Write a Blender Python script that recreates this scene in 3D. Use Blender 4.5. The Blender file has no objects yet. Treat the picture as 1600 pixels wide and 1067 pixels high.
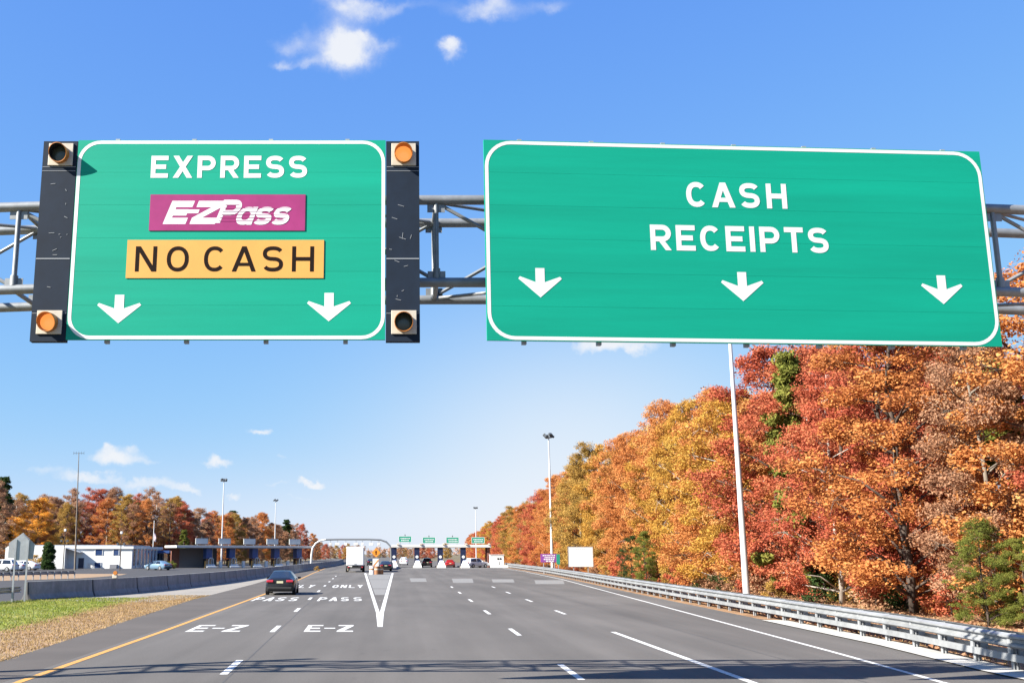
import bpy, math, random
import numpy as np
from mathutils import Vector, Matrix
R = math.radians
rnd = random.Random(11)
SC = bpy.context.scene
COL = SC.collection

# ------------------------------------------------------------------ camera
FPX, PPX, PPY, CAMH = 1623.0, 620.0, 533.5, 2.5      # focal length, principal point (1600 px wide photo), eye height
PITCH = math.atan((865 - PPY) / FPX)
cd = bpy.data.cameras.new("camera"); cam = bpy.data.objects.new("camera", cd); COL.objects.link(cam)
cam.location = (0, 0, CAMH); cam.rotation_euler = (R(90) + PITCH, 0, 0)
cd.sensor_width = 36; cd.lens = 36 * FPX / 1600; cd.shift_x = (800 - PPX) / 1600
cd.clip_start = .1; cd.clip_end = 9000
SC.camera = cam

def ray(px, py):
    a = PPY - py
    return px - PPX, FPX * math.cos(PITCH) - a * math.sin(PITCH), FPX * math.sin(PITCH) + a * math.cos(PITCH)
def G(px, py, z=0.0):                     # ground point seen at a photo pixel
    l, f, v = ray(px, py); t = (z - CAMH) / v
    return l * t, f * t
def AT(px, py, Y):                        # point at distance Y seen at a photo pixel
    l, f, v = ray(px, py); t = Y / f
    return Vector((l * t, Y, CAMH + v * t))

# ------------------------------------------------------------------ light
SUN_FROM = Vector((-1.4, -.6, 1.0)).normalized()
EL = math.asin(SUN_FROM.z); AZ = math.atan2(SUN_FROM.x, SUN_FROM.y)
ld = bpy.data.lights.new("sun", 'SUN'); lo = bpy.data.objects.new("sun", ld); COL.objects.link(lo)
lo.rotation_euler = SUN_FROM.to_track_quat('Z', 'Y').to_euler()
lo.location = (0, 0, 60)
ld.energy = 4.9; ld.angle = R(.5); ld.color = (1, .95, .86)
SC.view_settings.view_transform = 'Standard'; SC.view_settings.look = 'None'
SC.view_settings.gamma = 1; SC.view_settings.use_curve_mapping = False
SC.view_settings.exposure = 1.75

world = bpy.data.worlds.new("World"); SC.world = world; world.use_nodes = True
wt = world.node_tree; wt.nodes.clear()
def wn(t, **k):
    n = wt.nodes.new(t)
    for a, b in k.items(): setattr(n, a, b)
    return n
def wl(a, b): wt.links.new(a, b)
def wmath(op, a, b=None, c=None):
    n = wn('ShaderNodeMath', operation=op)
    for i, v in enumerate((a, b, c)):
        if v is None: continue
        if isinstance(v, (int, float)): n.inputs[i].default_value = v
        else: wl(v, n.inputs[i])
    return n.outputs[0]
sky = wn('ShaderNodeTexSky', sky_type='NISHITA', sun_disc=False)
sky.sun_elevation = EL; sky.sun_rotation = AZ % (2 * math.pi)
sky.air_density = 1.0; sky.dust_density = .3; sky.ozone_density = 2.0; sky.altitude = 0
tc = wn('ShaderNodeTexCoord')
warp = wn('ShaderNodeTexNoise'); warp.inputs['Scale'].default_value = 14; warp.inputs['Detail'].default_value = 7
warp.inputs['Roughness'].default_value = .62
wl(tc.outputs['Generated'], warp.inputs['Vector'])
wsub = wn('ShaderNodeVectorMath', operation='SUBTRACT'); wl(warp.outputs['Color'], wsub.inputs[0]); wsub.inputs[1].default_value = (.5, .5, .5)
wscl = wn('ShaderNodeVectorMath', operation='SCALE'); wl(wsub.outputs[0], wscl.inputs[0]); wscl.inputs['Scale'].default_value = .06
wadd = wn('ShaderNodeVectorMath', operation='ADD'); wl(tc.outputs['Generated'], wadd.inputs[0]); wl(wscl.outputs[0], wadd.inputs[1])
fine = wn('ShaderNodeTexNoise'); fine.inputs['Scale'].default_value = 30; fine.inputs['Detail'].default_value = 8
fine.inputs['Roughness'].default_value = .6
wl(tc.outputs['Generated'], fine.inputs['Vector'])
# clouds: direction seen at photo pixel, half width / half height in px, strength
CLOUDS = [(540, 78, 42, 34, 1.25), (545, 10, 55, 20, .7), (590, 62, 40, 12, .4), (452, 62, 36, 20, .42), (437, 97, 22, 9, .42), (478, 98, 16, 7, .3),
          (760, 8, 45, 20, .62), (708, 82, 20, 15, .95), (705, 104, 18, 10, .35), (860, 12, 50, 16, .34), (640, 8, 70, 12, .24),
          (165, 722, 32, 13, .75), (160, 704, 10, 9, .7), (215, 717, 30, 9, .45), (232, 757, 70, 11, .6), (342, 715, 24, 9, .9), (405, 676, 20, 6, .6),
          (370, 768, 16, 9, .72), (492, 749, 17, 7, .85), (430, 755, 50, 7, .5), (515, 796, 26, 5, .4), (635, 792, 26, 5, .4), (590, 805, 40, 6, .3),
          (955, 548, 66, 16, 1.0), (1160, 545, 70, 22, .3), (190, 702, 12, 8, .5), (60, 735, 40, 10, .42), (120, 752, 55, 9, .55), (300, 765, 30, 7, .5), (350, 800, 40, 5, .35), (440, 712, 18, 5, .35), (470, 775, 40, 6, .5), (520, 822, 40, 5, .35), (640, 820, 60, 6, .3)]
tot = None
for (px, py, sx, sy, k) in CLOUDS:
    l, f, v = ray(px, py); d = Vector((l, f, v)); L = d.length; d.normalize()
    rt = Vector((d.y, -d.x, 0)).normalized(); up = rt.cross(d)
    a = wn('ShaderNodeVectorMath', operation='DOT_PRODUCT'); wl(wadd.outputs[0], a.inputs[0]); a.inputs[1].default_value = rt * (L / sx)
    b = wn('ShaderNodeVectorMath', operation='DOT_PRODUCT'); wl(wadd.outputs[0], b.inputs[0]); b.inputs[1].default_value = up * (L / sy)
    a2 = wmath('MULTIPLY', a.outputs['Value'], a.outputs['Value'])
    r2 = wmath('MULTIPLY_ADD', b.outputs['Value'], b.outputs['Value'], a2)
    g = wmath('MULTIPLY', wmath('EXPONENT', wmath('MULTIPLY', r2, -1.0)), k)
    tot = g if tot is None else wmath('ADD', tot, g)
front = wn('ShaderNodeSeparateXYZ'); wl(tc.outputs['Generated'], front.inputs[0])
tot = wmath('MULTIPLY', tot, wmath('GREATER_THAN', front.outputs['Y'], 0.0))
# scattered fair-weather clouds over the rest of the sky (behind and above the photograph's field)
nz = wmath('MULTIPLY_ADD', fine.outputs['Fac'], 1.5, -.75)
dens = wmath('MULTIPLY', tot, wmath('ADD', nz, 1.05))
ms = wn('ShaderNodeMapRange'); ms.interpolation_type = 'SMOOTHSTEP'
wl(dens, ms.inputs['Value']); ms.inputs['From Min'].default_value = .1; ms.inputs['From Max'].default_value = .95
ms.inputs['To Max'].default_value = .93
def soft(px, py, sx, sy, k):
    l, f, v = ray(px, py); d = Vector((l, f, v)); L = d.length; d.normalize(); rt = Vector((d.y, -d.x, 0)).normalized(); up = rt.cross(d)
    o = []
    for ax, sg in ((rt, sx), (up, sy)):
        a = wn('ShaderNodeVectorMath', operation='DOT_PRODUCT'); wl(tc.outputs['Generated'], a.inputs[0]); a.inputs[1].default_value = ax * (L / sg); o.append(wmath('MULTIPLY', a.outputs['Value'], a.outputs['Value']))
    return wmath('MULTIPLY', wmath('MULTIPLY', wmath('EXPONENT', wmath('MULTIPLY', wmath('ADD', *o), -1.0)), k), wmath('GREATER_THAN', front.outputs['Y'], 0.0))
horizon_glow = wmath('ADD', soft(900, 720, 300, 190, .62), soft(520, 850, 620, 100, .5))        # pale glow painted into the low sky colour, not a cloud
cover = wmath('MINIMUM', wmath('MAXIMUM', ms.outputs['Result'], horizon_glow), .93)
# soft shoulder on the physical sky so that the horizon keeps its blue, as in the photograph's exposure
sp = wn('ShaderNodeSeparateColor'); wl(sky.outputs['Color'], sp.inputs[0]); cb = wn('ShaderNodeCombineColor')
for i, (cap, k) in enumerate(((4.2, .86), (4.7, 1.5), (5.6, 4.6))):
    e = wmath('EXPONENT', wmath('MULTIPLY', sp.outputs[i], -k / cap)); wl(wmath('MULTIPLY', wmath('SUBTRACT', 1.0, e), cap), cb.inputs[i])
cm = wn('ShaderNodeMix', data_type='RGBA'); wl(cover, cm.inputs['Factor'])
wl(cb.outputs[0], cm.inputs['A']); cm.inputs['B'].default_value = (5.2, 5.3, 5.5, 1)
bg = wn('ShaderNodeBackground'); bg.inputs['Strength'].default_value = .052
wl(cm.outputs['Result'], bg.inputs['Color'])
wo = wn('ShaderNodeOutputWorld'); wl(bg.outputs[0], wo.inputs['Surface'])

# ------------------------------------------------------------------ materials
MATS = {}
def pm(name, col, rough=.6, metal=0.0, ns=None, amt=.15, bump=0.0, emit=None, es=0.0, spec=.5, stretch=(1, 1, 1), big=None, bigamt=.1):
    col = tuple(c * .78 for c in col)
    m = bpy.data.materials.new(name); m.use_nodes = True; t = m.node_tree
    b = t.nodes['Principled BSDF']
    b.inputs['Base Color'].default_value = (*col, 1); b.inputs['Roughness'].default_value = rough
    b.inputs['Metallic'].default_value = metal; b.inputs['Specular IOR Level'].default_value = spec
    if emit: b.inputs['Emission Color'].default_value = (*emit, 1); b.inputs['Emission Strength'].default_value = es
    if ns:
        c = t.nodes.new('ShaderNodeTexCoord'); mp = t.nodes.new('ShaderNodeMapping'); mp.inputs['Scale'].default_value = stretch
        t.links.new(c.outputs['Object'], mp.inputs['Vector'])
        n = t.nodes.new('ShaderNodeTexNoise'); n.inputs['Scale'].default_value = ns; n.inputs['Detail'].default_value = 6; n.inputs['Roughness'].default_value = .65
        t.links.new(mp.outputs['Vector'], n.inputs['Vector'])
        mr = t.nodes.new('ShaderNodeMapRange'); mr.inputs['From Min'].default_value = .3; mr.inputs['From Max'].default_value = .7
        mr.inputs['To Min'].default_value = 1 - amt; mr.inputs['To Max'].default_value = 1 + amt
        t.links.new(n.outputs['Fac'], mr.inputs['Value'])
        fac = mr.outputs['Result']
        if big:
            n2 = t.nodes.new('ShaderNodeTexNoise'); n2.inputs['Scale'].default_value = big; n2.inputs['Detail'].default_value = 4
            t.links.new(mp.outputs['Vector'], n2.inputs['Vector'])
            m2 = t.nodes.new('ShaderNodeMapRange'); m2.inputs['From Min'].default_value = .3; m2.inputs['From Max'].default_value = .7
            m2.inputs['To Min'].default_value = 1 - bigamt; m2.inputs['To Max'].default_value = 1 + bigamt
            t.links.new(n2.outputs['Fac'], m2.inputs['Value'])
            mu = t.nodes.new('ShaderNodeMath'); mu.operation = 'MULTIPLY'
            t.links.new(fac, mu.inputs[0]); t.links.new(m2.outputs['Result'], mu.inputs[1]); fac = mu.outputs[0]
        vm = t.nodes.new('ShaderNodeVectorMath'); vm.operation = 'SCALE'; vm.inputs[0].default_value = col
        t.links.new(fac, vm.inputs['Scale']); t.links.new(vm.outputs[0], b.inputs['Base Color'])
        if bump:
            bp = t.nodes.new('ShaderNodeBump'); bp.inputs['Strength'].default_value = bump; bp.inputs['Distance'].default_value = .02
            t.links.new(n.outputs['Fac'], bp.inputs['Height']); t.links.new(bp.outputs['Normal'], b.inputs['Normal'])
    MATS[name] = m
    return m

def two_tone(name, a, b_, scale, lo=.45, hi=.55, rough=.9, fine_s=6, fine_amt=.25, stretch=(1, 1, 1)):
    a, b_ = tuple(c * .78 for c in a), tuple(c * .78 for c in b_)
    m = pm(name, a, rough, ns=fine_s, amt=fine_amt, stretch=stretch); t = m.node_tree
    n = t.nodes.new('ShaderNodeTexNoise'); n.inputs['Scale'].default_value = scale; n.inputs['Detail'].default_value = 7
    c = [x for x in t.nodes if x.type == 'TEX_COORD'][0]; t.links.new(c.outputs['Object'], n.inputs['Vector'])
    rp = t.nodes.new('ShaderNodeValToRGB'); rp.color_ramp.elements[0].position = lo; rp.color_ramp.elements[1].position = hi
    rp.color_ramp.elements[0].color = (*a, 1); rp.color_ramp.elements[1].color = (*b_, 1)
    t.links.new(n.outputs['Fac'], rp.inputs['Fac'])
    vm = [x for x in t.nodes if x.type == 'VECT_MATH'][0]; t.links.new(rp.outputs['Color'], vm.inputs[0])
    return m

ASPH = pm('asphalt', (.119, .109, .099), .88, ns=34, amt=.2, bump=.25, stretch=(1, .35, 1), big=.22, bigamt=.13, spec=.3)
def tracks(m, amt, sx):
    t = m.node_tree; c = [x for x in t.nodes if x.type == 'TEX_COORD'][0]; b = t.nodes['Principled BSDF']; src = b.inputs['Base Color'].links[0].from_socket
    for (ax, ay, am, lo, hi) in ((sx, .012, amt, .3, .7), (.5, .06, amt * .8, .35, .65), (2.6, 1.1, amt * 1.3, .62, .8)):
        mp = t.nodes.new('ShaderNodeMapping'); mp.inputs['Scale'].default_value = (ax, ay, 1); t.links.new(c.outputs['Object'], mp.inputs['Vector'])
        n = t.nodes.new('ShaderNodeTexNoise'); n.inputs['Scale'].default_value = 1; n.inputs['Detail'].default_value = 5; t.links.new(mp.outputs['Vector'], n.inputs['Vector'])
        r_ = t.nodes.new('ShaderNodeMapRange'); r_.inputs['From Min'].default_value = lo; r_.inputs['From Max'].default_value = hi; r_.inputs['To Min'].default_value = 1 + am * (lo < .5); r_.inputs['To Max'].default_value = 1 - am
        t.links.new(n.outputs['Fac'], r_.inputs['Value']); v = t.nodes.new('ShaderNodeVectorMath'); v.operation = 'SCALE'
        t.links.new(src, v.inputs[0]); t.links.new(r_.outputs['Result'], v.inputs['Scale']); src = v.outputs[0]
    t.links.new(src, b.inputs['Base Color'])
tracks(ASPH, .13, .85)
ASPH2 = pm('shoulder_asphalt', (.1, .087, .077), .9, ns=26, amt=.2, bump=.25, big=.3, bigamt=.12, spec=.3)
ASPHD = pm('far_asphalt', (.06, .058, .06), .9, ns=8, amt=.15, spec=.3)
CONC = pm('concrete', (.27, .245, .21), .9, ns=5, amt=.18, bump=.2, big=.5, bigamt=.12)
KERB = pm('kerb_concrete', (.5, .48, .44), .9, ns=5, amt=.18, big=.6, bigamt=.15)
CONCB = pm('barrier_concrete', (.29, .285, .27), .9, ns=4, amt=.22, bump=.15, big=.8, bigamt=.2, stretch=(1, 1, .5))
PAD = pm('pad_concrete', (.21, .205, .195), .9, ns=6, amt=.12)
def paint_(name, c):
    m = two_tone(name, c, (.15, .135, .12), 14, .53, .68, .75, 7, .18); return m
WHITEP = paint_('road_white', (.68, .68, .66))
YELLP = paint_('road_yellow', (.6, .3, .055))
SEAM = pm('seam_tar', (.075, .072, .07), .8, ns=9, amt=.2)
DIRT = two_tone('ground_soil', (.17, .115, .06), (.11, .1, .04), .25, .4, .6, fine_s=3)
LITTER = two_tone('leaf_litter', (.36, .2, .09), (.22, .115, .05), .6, .38, .62, fine_s=5, fine_amt=.4)
GRASSG = two_tone('green_grass', (.15, .2, .03), (.25, .24, .065), .7, .45, .66, fine_s=4)
GRASSB = two_tone('dry_grass', (.34, .215, .12), (.25, .165, .09), .9, .4, .62, fine_s=5)
GALV = pm('galvanised_steel', (.5, .51, .51), .42, .55, ns=4, amt=.12, big=.7, bigamt=.1)
TRUSS = pm('truss_steel', (.27, .285, .295), .5, .35, ns=5, amt=.16, big=.9, bigamt=.12)
RAILW = pm('rail_steel', (.33, .34, .345), .5, .3, ns=3, amt=.2, big=.5, bigamt=.15)
POSTG = pm('post_steel', (.36, .37, .38), .6, .3, ns=4, amt=.18)
SGREEN = pm('sign_green', (.001, .325, .21), .6, spec=.2, ns=1.3, amt=.09, stretch=(.12, 1, 2.2), big=.5, bigamt=.07)
SWHITE = pm('sign_white', (.76, .77, .76), .45, ns=3, amt=.05)
SPURP = pm('sign_purple', (.33, .035, .16), .6, spec=.2, ns=1.2, amt=.16)
SYELL = pm('sign_yellow', (.72, .36, .075), .45, ns=2, amt=.06)
SDARK = pm('sign_black', (.014, .007, .005), .8, spec=.1)
SBACK = pm('sign_back', (.42, .43, .43), .5, .4, ns=3, amt=.1)
HOUS = pm('housing_navy', (.008, .017, .034), .7, spec=.2, ns=2.2, amt=.22, big=.8, bigamt=.15)
SCRATCH = pm('scratched_paint', (.3, .32, .34), .6)
CREAM = pm('beacon_frame', (.56, .5, .4), .5, ns=7, amt=.12)
AMBER = pm('amber_paint', (.5, .17, .02), .5, ns=6, amt=.15)
BLACKM = pm('flat_black', (.012, .013, .013), .8)
LENSON = pm('lens_lit', (.8, .3, .07), .3, emit=(1, .34, .08), es=.3)
LENSOFF = pm('lens_dark', (.07, .08, .06), .25)
NAVY = pm('booth_navy', (.006, .012, .05), .45, ns=2, amt=.15)
BLUE = pm('booth_blue', (.03, .075, .24), .45, ns=2, amt=.15)
WPAINT = pm('white_paint', (.78, .78, .76), .55, ns=1.5, amt=.06)
CANOPY = pm('canopy_fascia', (.66, .63, .59), .6, ns=1.5, amt=.1)
ARCHG = pm('arch_grey', (.2, .21, .22), .5, .2)
CANDK = pm('canopy_soffit', (.2, .2, .22), .7)
CANGN = pm('lane_sign_green', (.01, .27, .17), .5)
BRICK = pm('brown_brick', (.2, .075, .05), .8, ns=6, amt=.25)
GLASS = pm('dark_glass', (.014, .02, .035), .08, spec=.8)
GLASSB = pm('blue_glass', (.03, .06, .16), .12, spec=.7)
RUBBER = pm('rubber', (.018, .018, .018), .85)
RIM = pm('rim_alloy', (.42, .43, .45), .35, .7)
CARBLK = pm('paint_black', (.016, .02, .026), .22, .2, spec=.7)
CARDK = pm('paint_maroon_dark', (.035, .022, .024), .25, .2, spec=.7)
CARRED = pm('paint_red', (.36, .02, .02), .28, .1, spec=.7)
CARWHT = pm('paint_white', (.76, .77, .78), .3, spec=.6)
CARBLU = pm('paint_blue', (.16, .26, .36), .3, .2, spec=.6)
TAILR = pm('tail_red', (.5, .03, .05), .25)
HEADL = pm('head_lamp', (.75, .76, .74), .15)
PLATE = pm('plate_pale', (.62, .6, .38), .5)
BARKG = pm('bark_grey', (.2, .165, .13), .95, ns=5, amt=.35, bump=.4, stretch=(1, 1, .3))
BARKL = pm('bark_pale', (.4, .35, .3), .95, ns=5, amt=.35, bump=.4, stretch=(1, 1, .3))
BARKD = pm('bark_brown', (.09, .065, .05), .95, ns=5, amt=.35, stretch=(1, 1, .3))
ORANGE = pm('orange_sheeting', (.85, .27, .02), .5)
BARREL = pm('barrel_brown', (.3, .13, .05), .6)
BROOF = pm('roof_membrane', (.3, .33, .38), .7, ns=1.5, amt=.1)
LAMPD = pm('floodlight_dark', (.09, .1, .11), .5, .3)
POLEW = pm('pole_grey', (.66, .67, .68), .5, .2, ns=2, amt=.08)
FLAGM = pm('flag_cloth', (.62, .5, .5), .8)
PURPS = pm('lane_purple', (.24, .06, .3), .5)

def leafmat(name, cols, trans=.3):
    cols = [tuple(c * .94 for c in q_) for q_ in cols]
    m = bpy.data.materials.new(name); m.use_nodes = True; t = m.node_tree; t.nodes.clear()
    g = t.nodes.new('ShaderNodeNewGeometry'); oi = t.nodes.new('ShaderNodeObjectInfo')
    tcn = t.nodes.new('ShaderNodeTexCoord'); n = t.nodes.new('ShaderNodeTexNoise'); n.inputs['Scale'].default_value = .55; n.inputs['Detail'].default_value = 3
    t.links.new(tcn.outputs['Object'], n.inputs['Vector'])
    a = t.nodes.new('ShaderNodeMath'); a.operation = 'MULTIPLY_ADD'; a.inputs[1].default_value = .34
    t.links.new(g.outputs['Random Per Island'], a.inputs[0])
    mr = t.nodes.new('ShaderNodeMapRange'); mr.inputs['From Min'].default_value = .32; mr.inputs['From Max'].default_value = .68; mr.inputs['To Max'].default_value = .48
    t.links.new(n.outputs['Fac'], mr.inputs['Value']); t.links.new(mr.outputs['Result'], a.inputs[2])
    b = t.nodes.new('ShaderNodeMath'); b.operation = 'MULTIPLY_ADD'; b.inputs[1].default_value = .22
    t.links.new(oi.outputs['Random'], b.inputs[0]); t.links.new(a.outputs[0], b.inputs[2])
    rp = t.nodes.new('ShaderNodeValToRGB'); e = rp.color_ramp.elements
    for i, c in enumerate(cols):
        p = .08 + .86 * i / (len(cols) - 1)
        if i == 0: e[0].position = p; e[0].color = (*c, 1)
        elif i == len(cols) - 1: e[-1].position = p; e[-1].color = (*c, 1)
        else: x = e.new(p); x.color = (*c, 1)
    t.links.new(b.outputs[0], rp.inputs['Fac'])
    df = t.nodes.new('ShaderNodeBsdfDiffuse'); tr = t.nodes.new('ShaderNodeBsdfTranslucent'); mx = t.nodes.new('ShaderNodeMixShader'); mx.inputs[0].default_value = trans
    t.links.new(rp.outputs['Color'], df.inputs['Color']); t.links.new(rp.outputs['Color'], tr.inputs['Color'])
    t.links.new(df.outputs[0], mx.inputs[1]); t.links.new(tr.outputs[0], mx.inputs[2])
    o = t.nodes.new('ShaderNodeOutputMaterial'); t.links.new(mx.outputs[0], o.inputs['Surface'])
    MATS[name] = m
    return m
LEAF = {
    'rust red': leafmat('leaf_rust', [(.22, .062, .04), (.42, .1, .058), (.5, .145, .075), (.55, .25, .11)]),
    'burnt orange': leafmat('leaf_orange', [(.28, .115, .045), (.5, .185, .06), (.57, .25, .085), (.57, .35, .13)]),
    'golden yellow': leafmat('leaf_gold', [(.26, .145, .035), (.47, .245, .05), (.55, .33, .075), (.5, .36, .1)]),
    'ochre and olive': leafmat('leaf_ochre', [(.18, .135, .04), (.36, .22, .06), (.46, .28, .075), (.48, .35, .12)]),
    'dull brown': leafmat('leaf_brown', [(.18, .095, .055), (.32, .165, .095), (.42, .235, .14), (.44, .3, .18)]),
    'bright orange': leafmat('leaf_bright', [(.55, .2, .03), (.72, .32, .05), (.78, .4, .07), (.75, .46, .12)]),
    'dark green': leafmat('needle_dark', [(.02, .035, .014), (.035, .06, .02), (.05, .085, .028), (.07, .1, .03)], .2),
    'fresh green': leafmat('needle_fresh', [(.07, .085, .02), (.14, .16, .035), (.22, .225, .05), (.3, .26, .07)], .3),
}

# ------------------------------------------------------------------ mesh helpers
class MB:
    def __init__(s): s.v = []; s.f = []; s.m = []
    def add(s, vs, fs, mi=0):
        o = len(s.v); s.v += [tuple(x) for x in vs]; s.f += [tuple(i + o for i in f) for f in fs]; s.m += [mi] * len(fs); return s
    def box(s, c, d, mi=0, rz=0.0, rot=None):
        M = rot or Matrix.Rotation(rz, 3, 'Z'); c = Vector(c); h = [x / 2 for x in d]
        vs = [c + M @ Vector((sx * h[0], sy * h[1], sz * h[2])) for sz in (-1, 1) for sy in (-1, 1) for sx in (-1, 1)]
        return s.add(vs, [(0, 2, 3, 1), (4, 5, 7, 6), (0, 1, 5, 4), (2, 6, 7, 3), (0, 4, 6, 2), (1, 3, 7, 5)], mi)
    def tube(s, a, b, r0, r1=None, n=12, mi=0, caps=True):
        a = Vector(a); b = Vector(b); r1 = r0 if r1 is None else r1; d = (b - a).normalized()
        u = d.cross(Vector((0, 0, 1)) if abs(d.z) < .95 else Vector((1, 0, 0))).normalized(); w = d.cross(u)
        vs = []
        for p, r in ((a, r0), (b, r1)):
            for i in range(n):
                t = 2 * math.pi * i / n; vs.append(p + u * (r * math.cos(t)) + w * (r * math.sin(t)))
        fs = [(i, (i + 1) % n, n + (i + 1) % n, n + i) for i in range(n)]
        if caps: fs += [tuple(range(n - 1, -1, -1)), tuple(range(n, 2 * n))]
        return s.add(vs, fs, mi)
    def path(s, pts, rad, n=8, mi=0):
        pts = [Vector(p) for p in pts]; vs = []
        for k, p in enumerate(pts):
            d = (pts[min(k + 1, len(pts) - 1)] - pts[max(k - 1, 0)]).normalized()
            u = d.cross(Vector((0, 1, .013)) if abs(d.y) < .9 else Vector((1, 0, 0))).normalized(); w = d.cross(u)
            r = rad[k] if isinstance(rad, (list, tuple)) else rad
            for i in range(n):
                t = 2 * math.pi * i / n; vs.append(p + u * (r * math.cos(t)) + w * (r * math.sin(t)))
        fs = []
        for k in range(len(pts) - 1):
            for i in range(n): fs.append((k * n + i, k * n + (i + 1) % n, (k + 1) * n + (i + 1) % n, (k + 1) * n + i))
        fs += [tuple(range(n - 1, -1, -1)), tuple(range((len(pts) - 1) * n, len(pts) * n))]
        return s.add(vs, fs, mi)
    def poly(s, pts, mi=0): return s.add(pts, [tuple(range(len(pts)))], mi)
    def sheet(s, A, B, mi=0):             # strip between two polylines
        n = len(A); return s.add(list(A) + list(B), [(i, i + 1, n + i + 1, n + i) for i in range(n - 1)], mi)
    def prism(s, pts, off, mi=0):         # polygon pulled along a vector
        n = len(pts); off = Vector(off); pts = [Vector(p) for p in pts]
        return s.add(pts + [p + off for p in pts], [tuple(range(n - 1, -1, -1)), tuple(range(n, 2 * n))] + [(i, (i + 1) % n, n + (i + 1) % n, n + i) for i in range(n)], mi)
    def sweep(s, line, prof, mi=0, caps=True):   # profile (side, height) swept along a ground polyline
        line = [Vector(p) for p in line]; n = len(prof); vs = []
        for k, p in enumerate(line):
            d = (line[min(k + 1, len(line) - 1)] - line[max(k - 1, 0)]); d.z = 0; d.normalize(); sd = Vector((d.y, -d.x, 0))
            vs += [p + sd * a + Vector((0, 0, b)) for a, b in prof]
        fs = [(k * n + i, k * n + (i + 1) % n, (k + 1) * n + (i + 1) % n, (k + 1) * n + i) for k in range(len(line) - 1) for i in range(n)]
        if caps: fs += [tuple(range(n - 1, -1, -1)), tuple(range((len(line) - 1) * n, len(line) * n))]
        return s.add(vs, fs, mi)
    def mesh(s, name):
        me = bpy.data.meshes.new(name); me.from_pydata(s.v, [], s.f); me.update(); return me
    def build(s, name, mats, parent=None, smooth=False, bev=0, normals=True):
        me = s.mesh(name)
        for m in (mats if isinstance(mats, (list, tuple)) else [mats]): me.materials.append(m)
        me.polygons.foreach_set('material_index', s.m)
        if normals:
            import bmesh
            bm = bmesh.new(); bm.from_mesh(me); bmesh.ops.recalc_face_normals(bm, faces=bm.faces); bm.to_mesh(me); bm.free()
        if smooth:
            me.polygons.foreach_set('use_smooth', [True] * len(me.polygons)); me.set_sharp_from_angle(angle=R(38))
        o = bpy.data.objects.new(name, me); COL.objects.link(o); o.parent = parent
        if bev:
            b = o.modifiers.new('bevel', 'BEVEL'); b.width = bev; b.segments = 2; b.limit_method = 'ANGLE'; b.angle_limit = R(40)
        return o
def tag(o, label=None, cat=None, group=None, kind=None):
    if label: o['label'] = label
    if cat: o['category'] = cat
    if group: o['group'] = group
    if kind: o['kind'] = kind
    return o
def thing(name, label, cat, loc=(0, 0, 0), rz=0.0, group=None):
    o = bpy.data.objects.new(name, None); COL.objects.link(o); o.empty_display_size = .3
    o.location = loc; o.rotation_euler = (0, 0, rz); return tag(o, label, cat, group)
KIDS = {}
def kids(o): return [c for c in bpy.data.objects if c.parent == o]
def copy_tree(o, parent=None):
    if o.name not in KIDS: KIDS[o.name] = kids(o)
    c = o.copy(); COL.objects.link(c); c.parent = parent
    for ch in KIDS[o.name]: copy_tree(ch, c)
    return c
def dup(o, label, loc, rz=None, scale=None):
    c = copy_tree(o); c['label'] = label; c.location = loc
    if rz is not None: c.rotation_euler = (0, 0, rz)
    if scale: c.scale = scale if isinstance(scale, (tuple, list)) else (scale,) * 3
    return c
def interp(pts, y):
    for (y0, x0), (y1, x1) in zip(pts, pts[1:]):
        if y <= y1: return x0 + (x1 - x0) * (y - y0) / (y1 - y0)
    (y0, x0), (y1, x1) = pts[-2:]; return x0 + (x1 - x0) * (y - y0) / (y1 - y0)
ORD = ['first', 'second', 'third', 'fourth', 'fifth', 'sixth', 'seventh', 'eighth', 'ninth', 'tenth', 'eleventh', 'twelfth', 'thirteenth', 'fourteenth',
       'fifteenth', 'sixteenth', 'seventeenth', 'eighteenth', 'nineteenth', 'twentieth', 'twenty-first', 'twenty-second', 'twenty-third', 'twenty-fourth',
       'twenty-fifth', 'twenty-sixth', 'twenty-seventh', 'twenty-eighth', 'twenty-ninth', 'thirtieth', 'thirty-first', 'thirty-second'] + ['thirty-' + k for k in ('third', 'fourth', 'fifth', 'sixth', 'seventh', 'eighth', 'ninth')] + ['fortieth'] + ['forty-' + k for k in ('first', 'second', 'third', 'fourth', 'fifth', 'sixth', 'seventh', 'eighth', 'ninth')]

# ------------------------------------------------------------------ lettering (own stroke letters)
def ribbon(pts, w):
    P = [Vector((p[0], p[1])) for p in pts]; L = []; Rr = []
    for i, p in enumerate(P):
        d0 = (P[i] - P[i - 1]).normalized() if i else (P[1] - P[0]).normalized()
        d1 = (P[i + 1] - P[i]).normalized() if i < len(P) - 1 else d0
        n0 = Vector((-d0.y, d0.x)); n1 = Vector((-d1.y, d1.x)); n = (n0 + n1)
        n = n.normalized() if n.length > 1e-6 else n0; k = max(.5, n.dot(n0)); q = n * (w / 2 / k)
        L.append(p + q); Rr.append(p - q)
    return [[(L[i].x, L[i].y), (L[i + 1].x, L[i + 1].y), (Rr[i + 1].x, Rr[i + 1].y), (Rr[i].x, Rr[i].y)] for i in range(len(P) - 1)]
def arc(cx, cy, rx, ry, a0, a1, n=14, e=1.0):
    out = []
    for i in range(n + 1):
        t = R(a0 + (a1 - a0) * i / n); c, s = math.cos(t), math.sin(t)
        out.append((cx + rx * math.copysign(abs(c) ** e, c), cy + ry * math.copysign(abs(s) ** e, s)))
    return out
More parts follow.
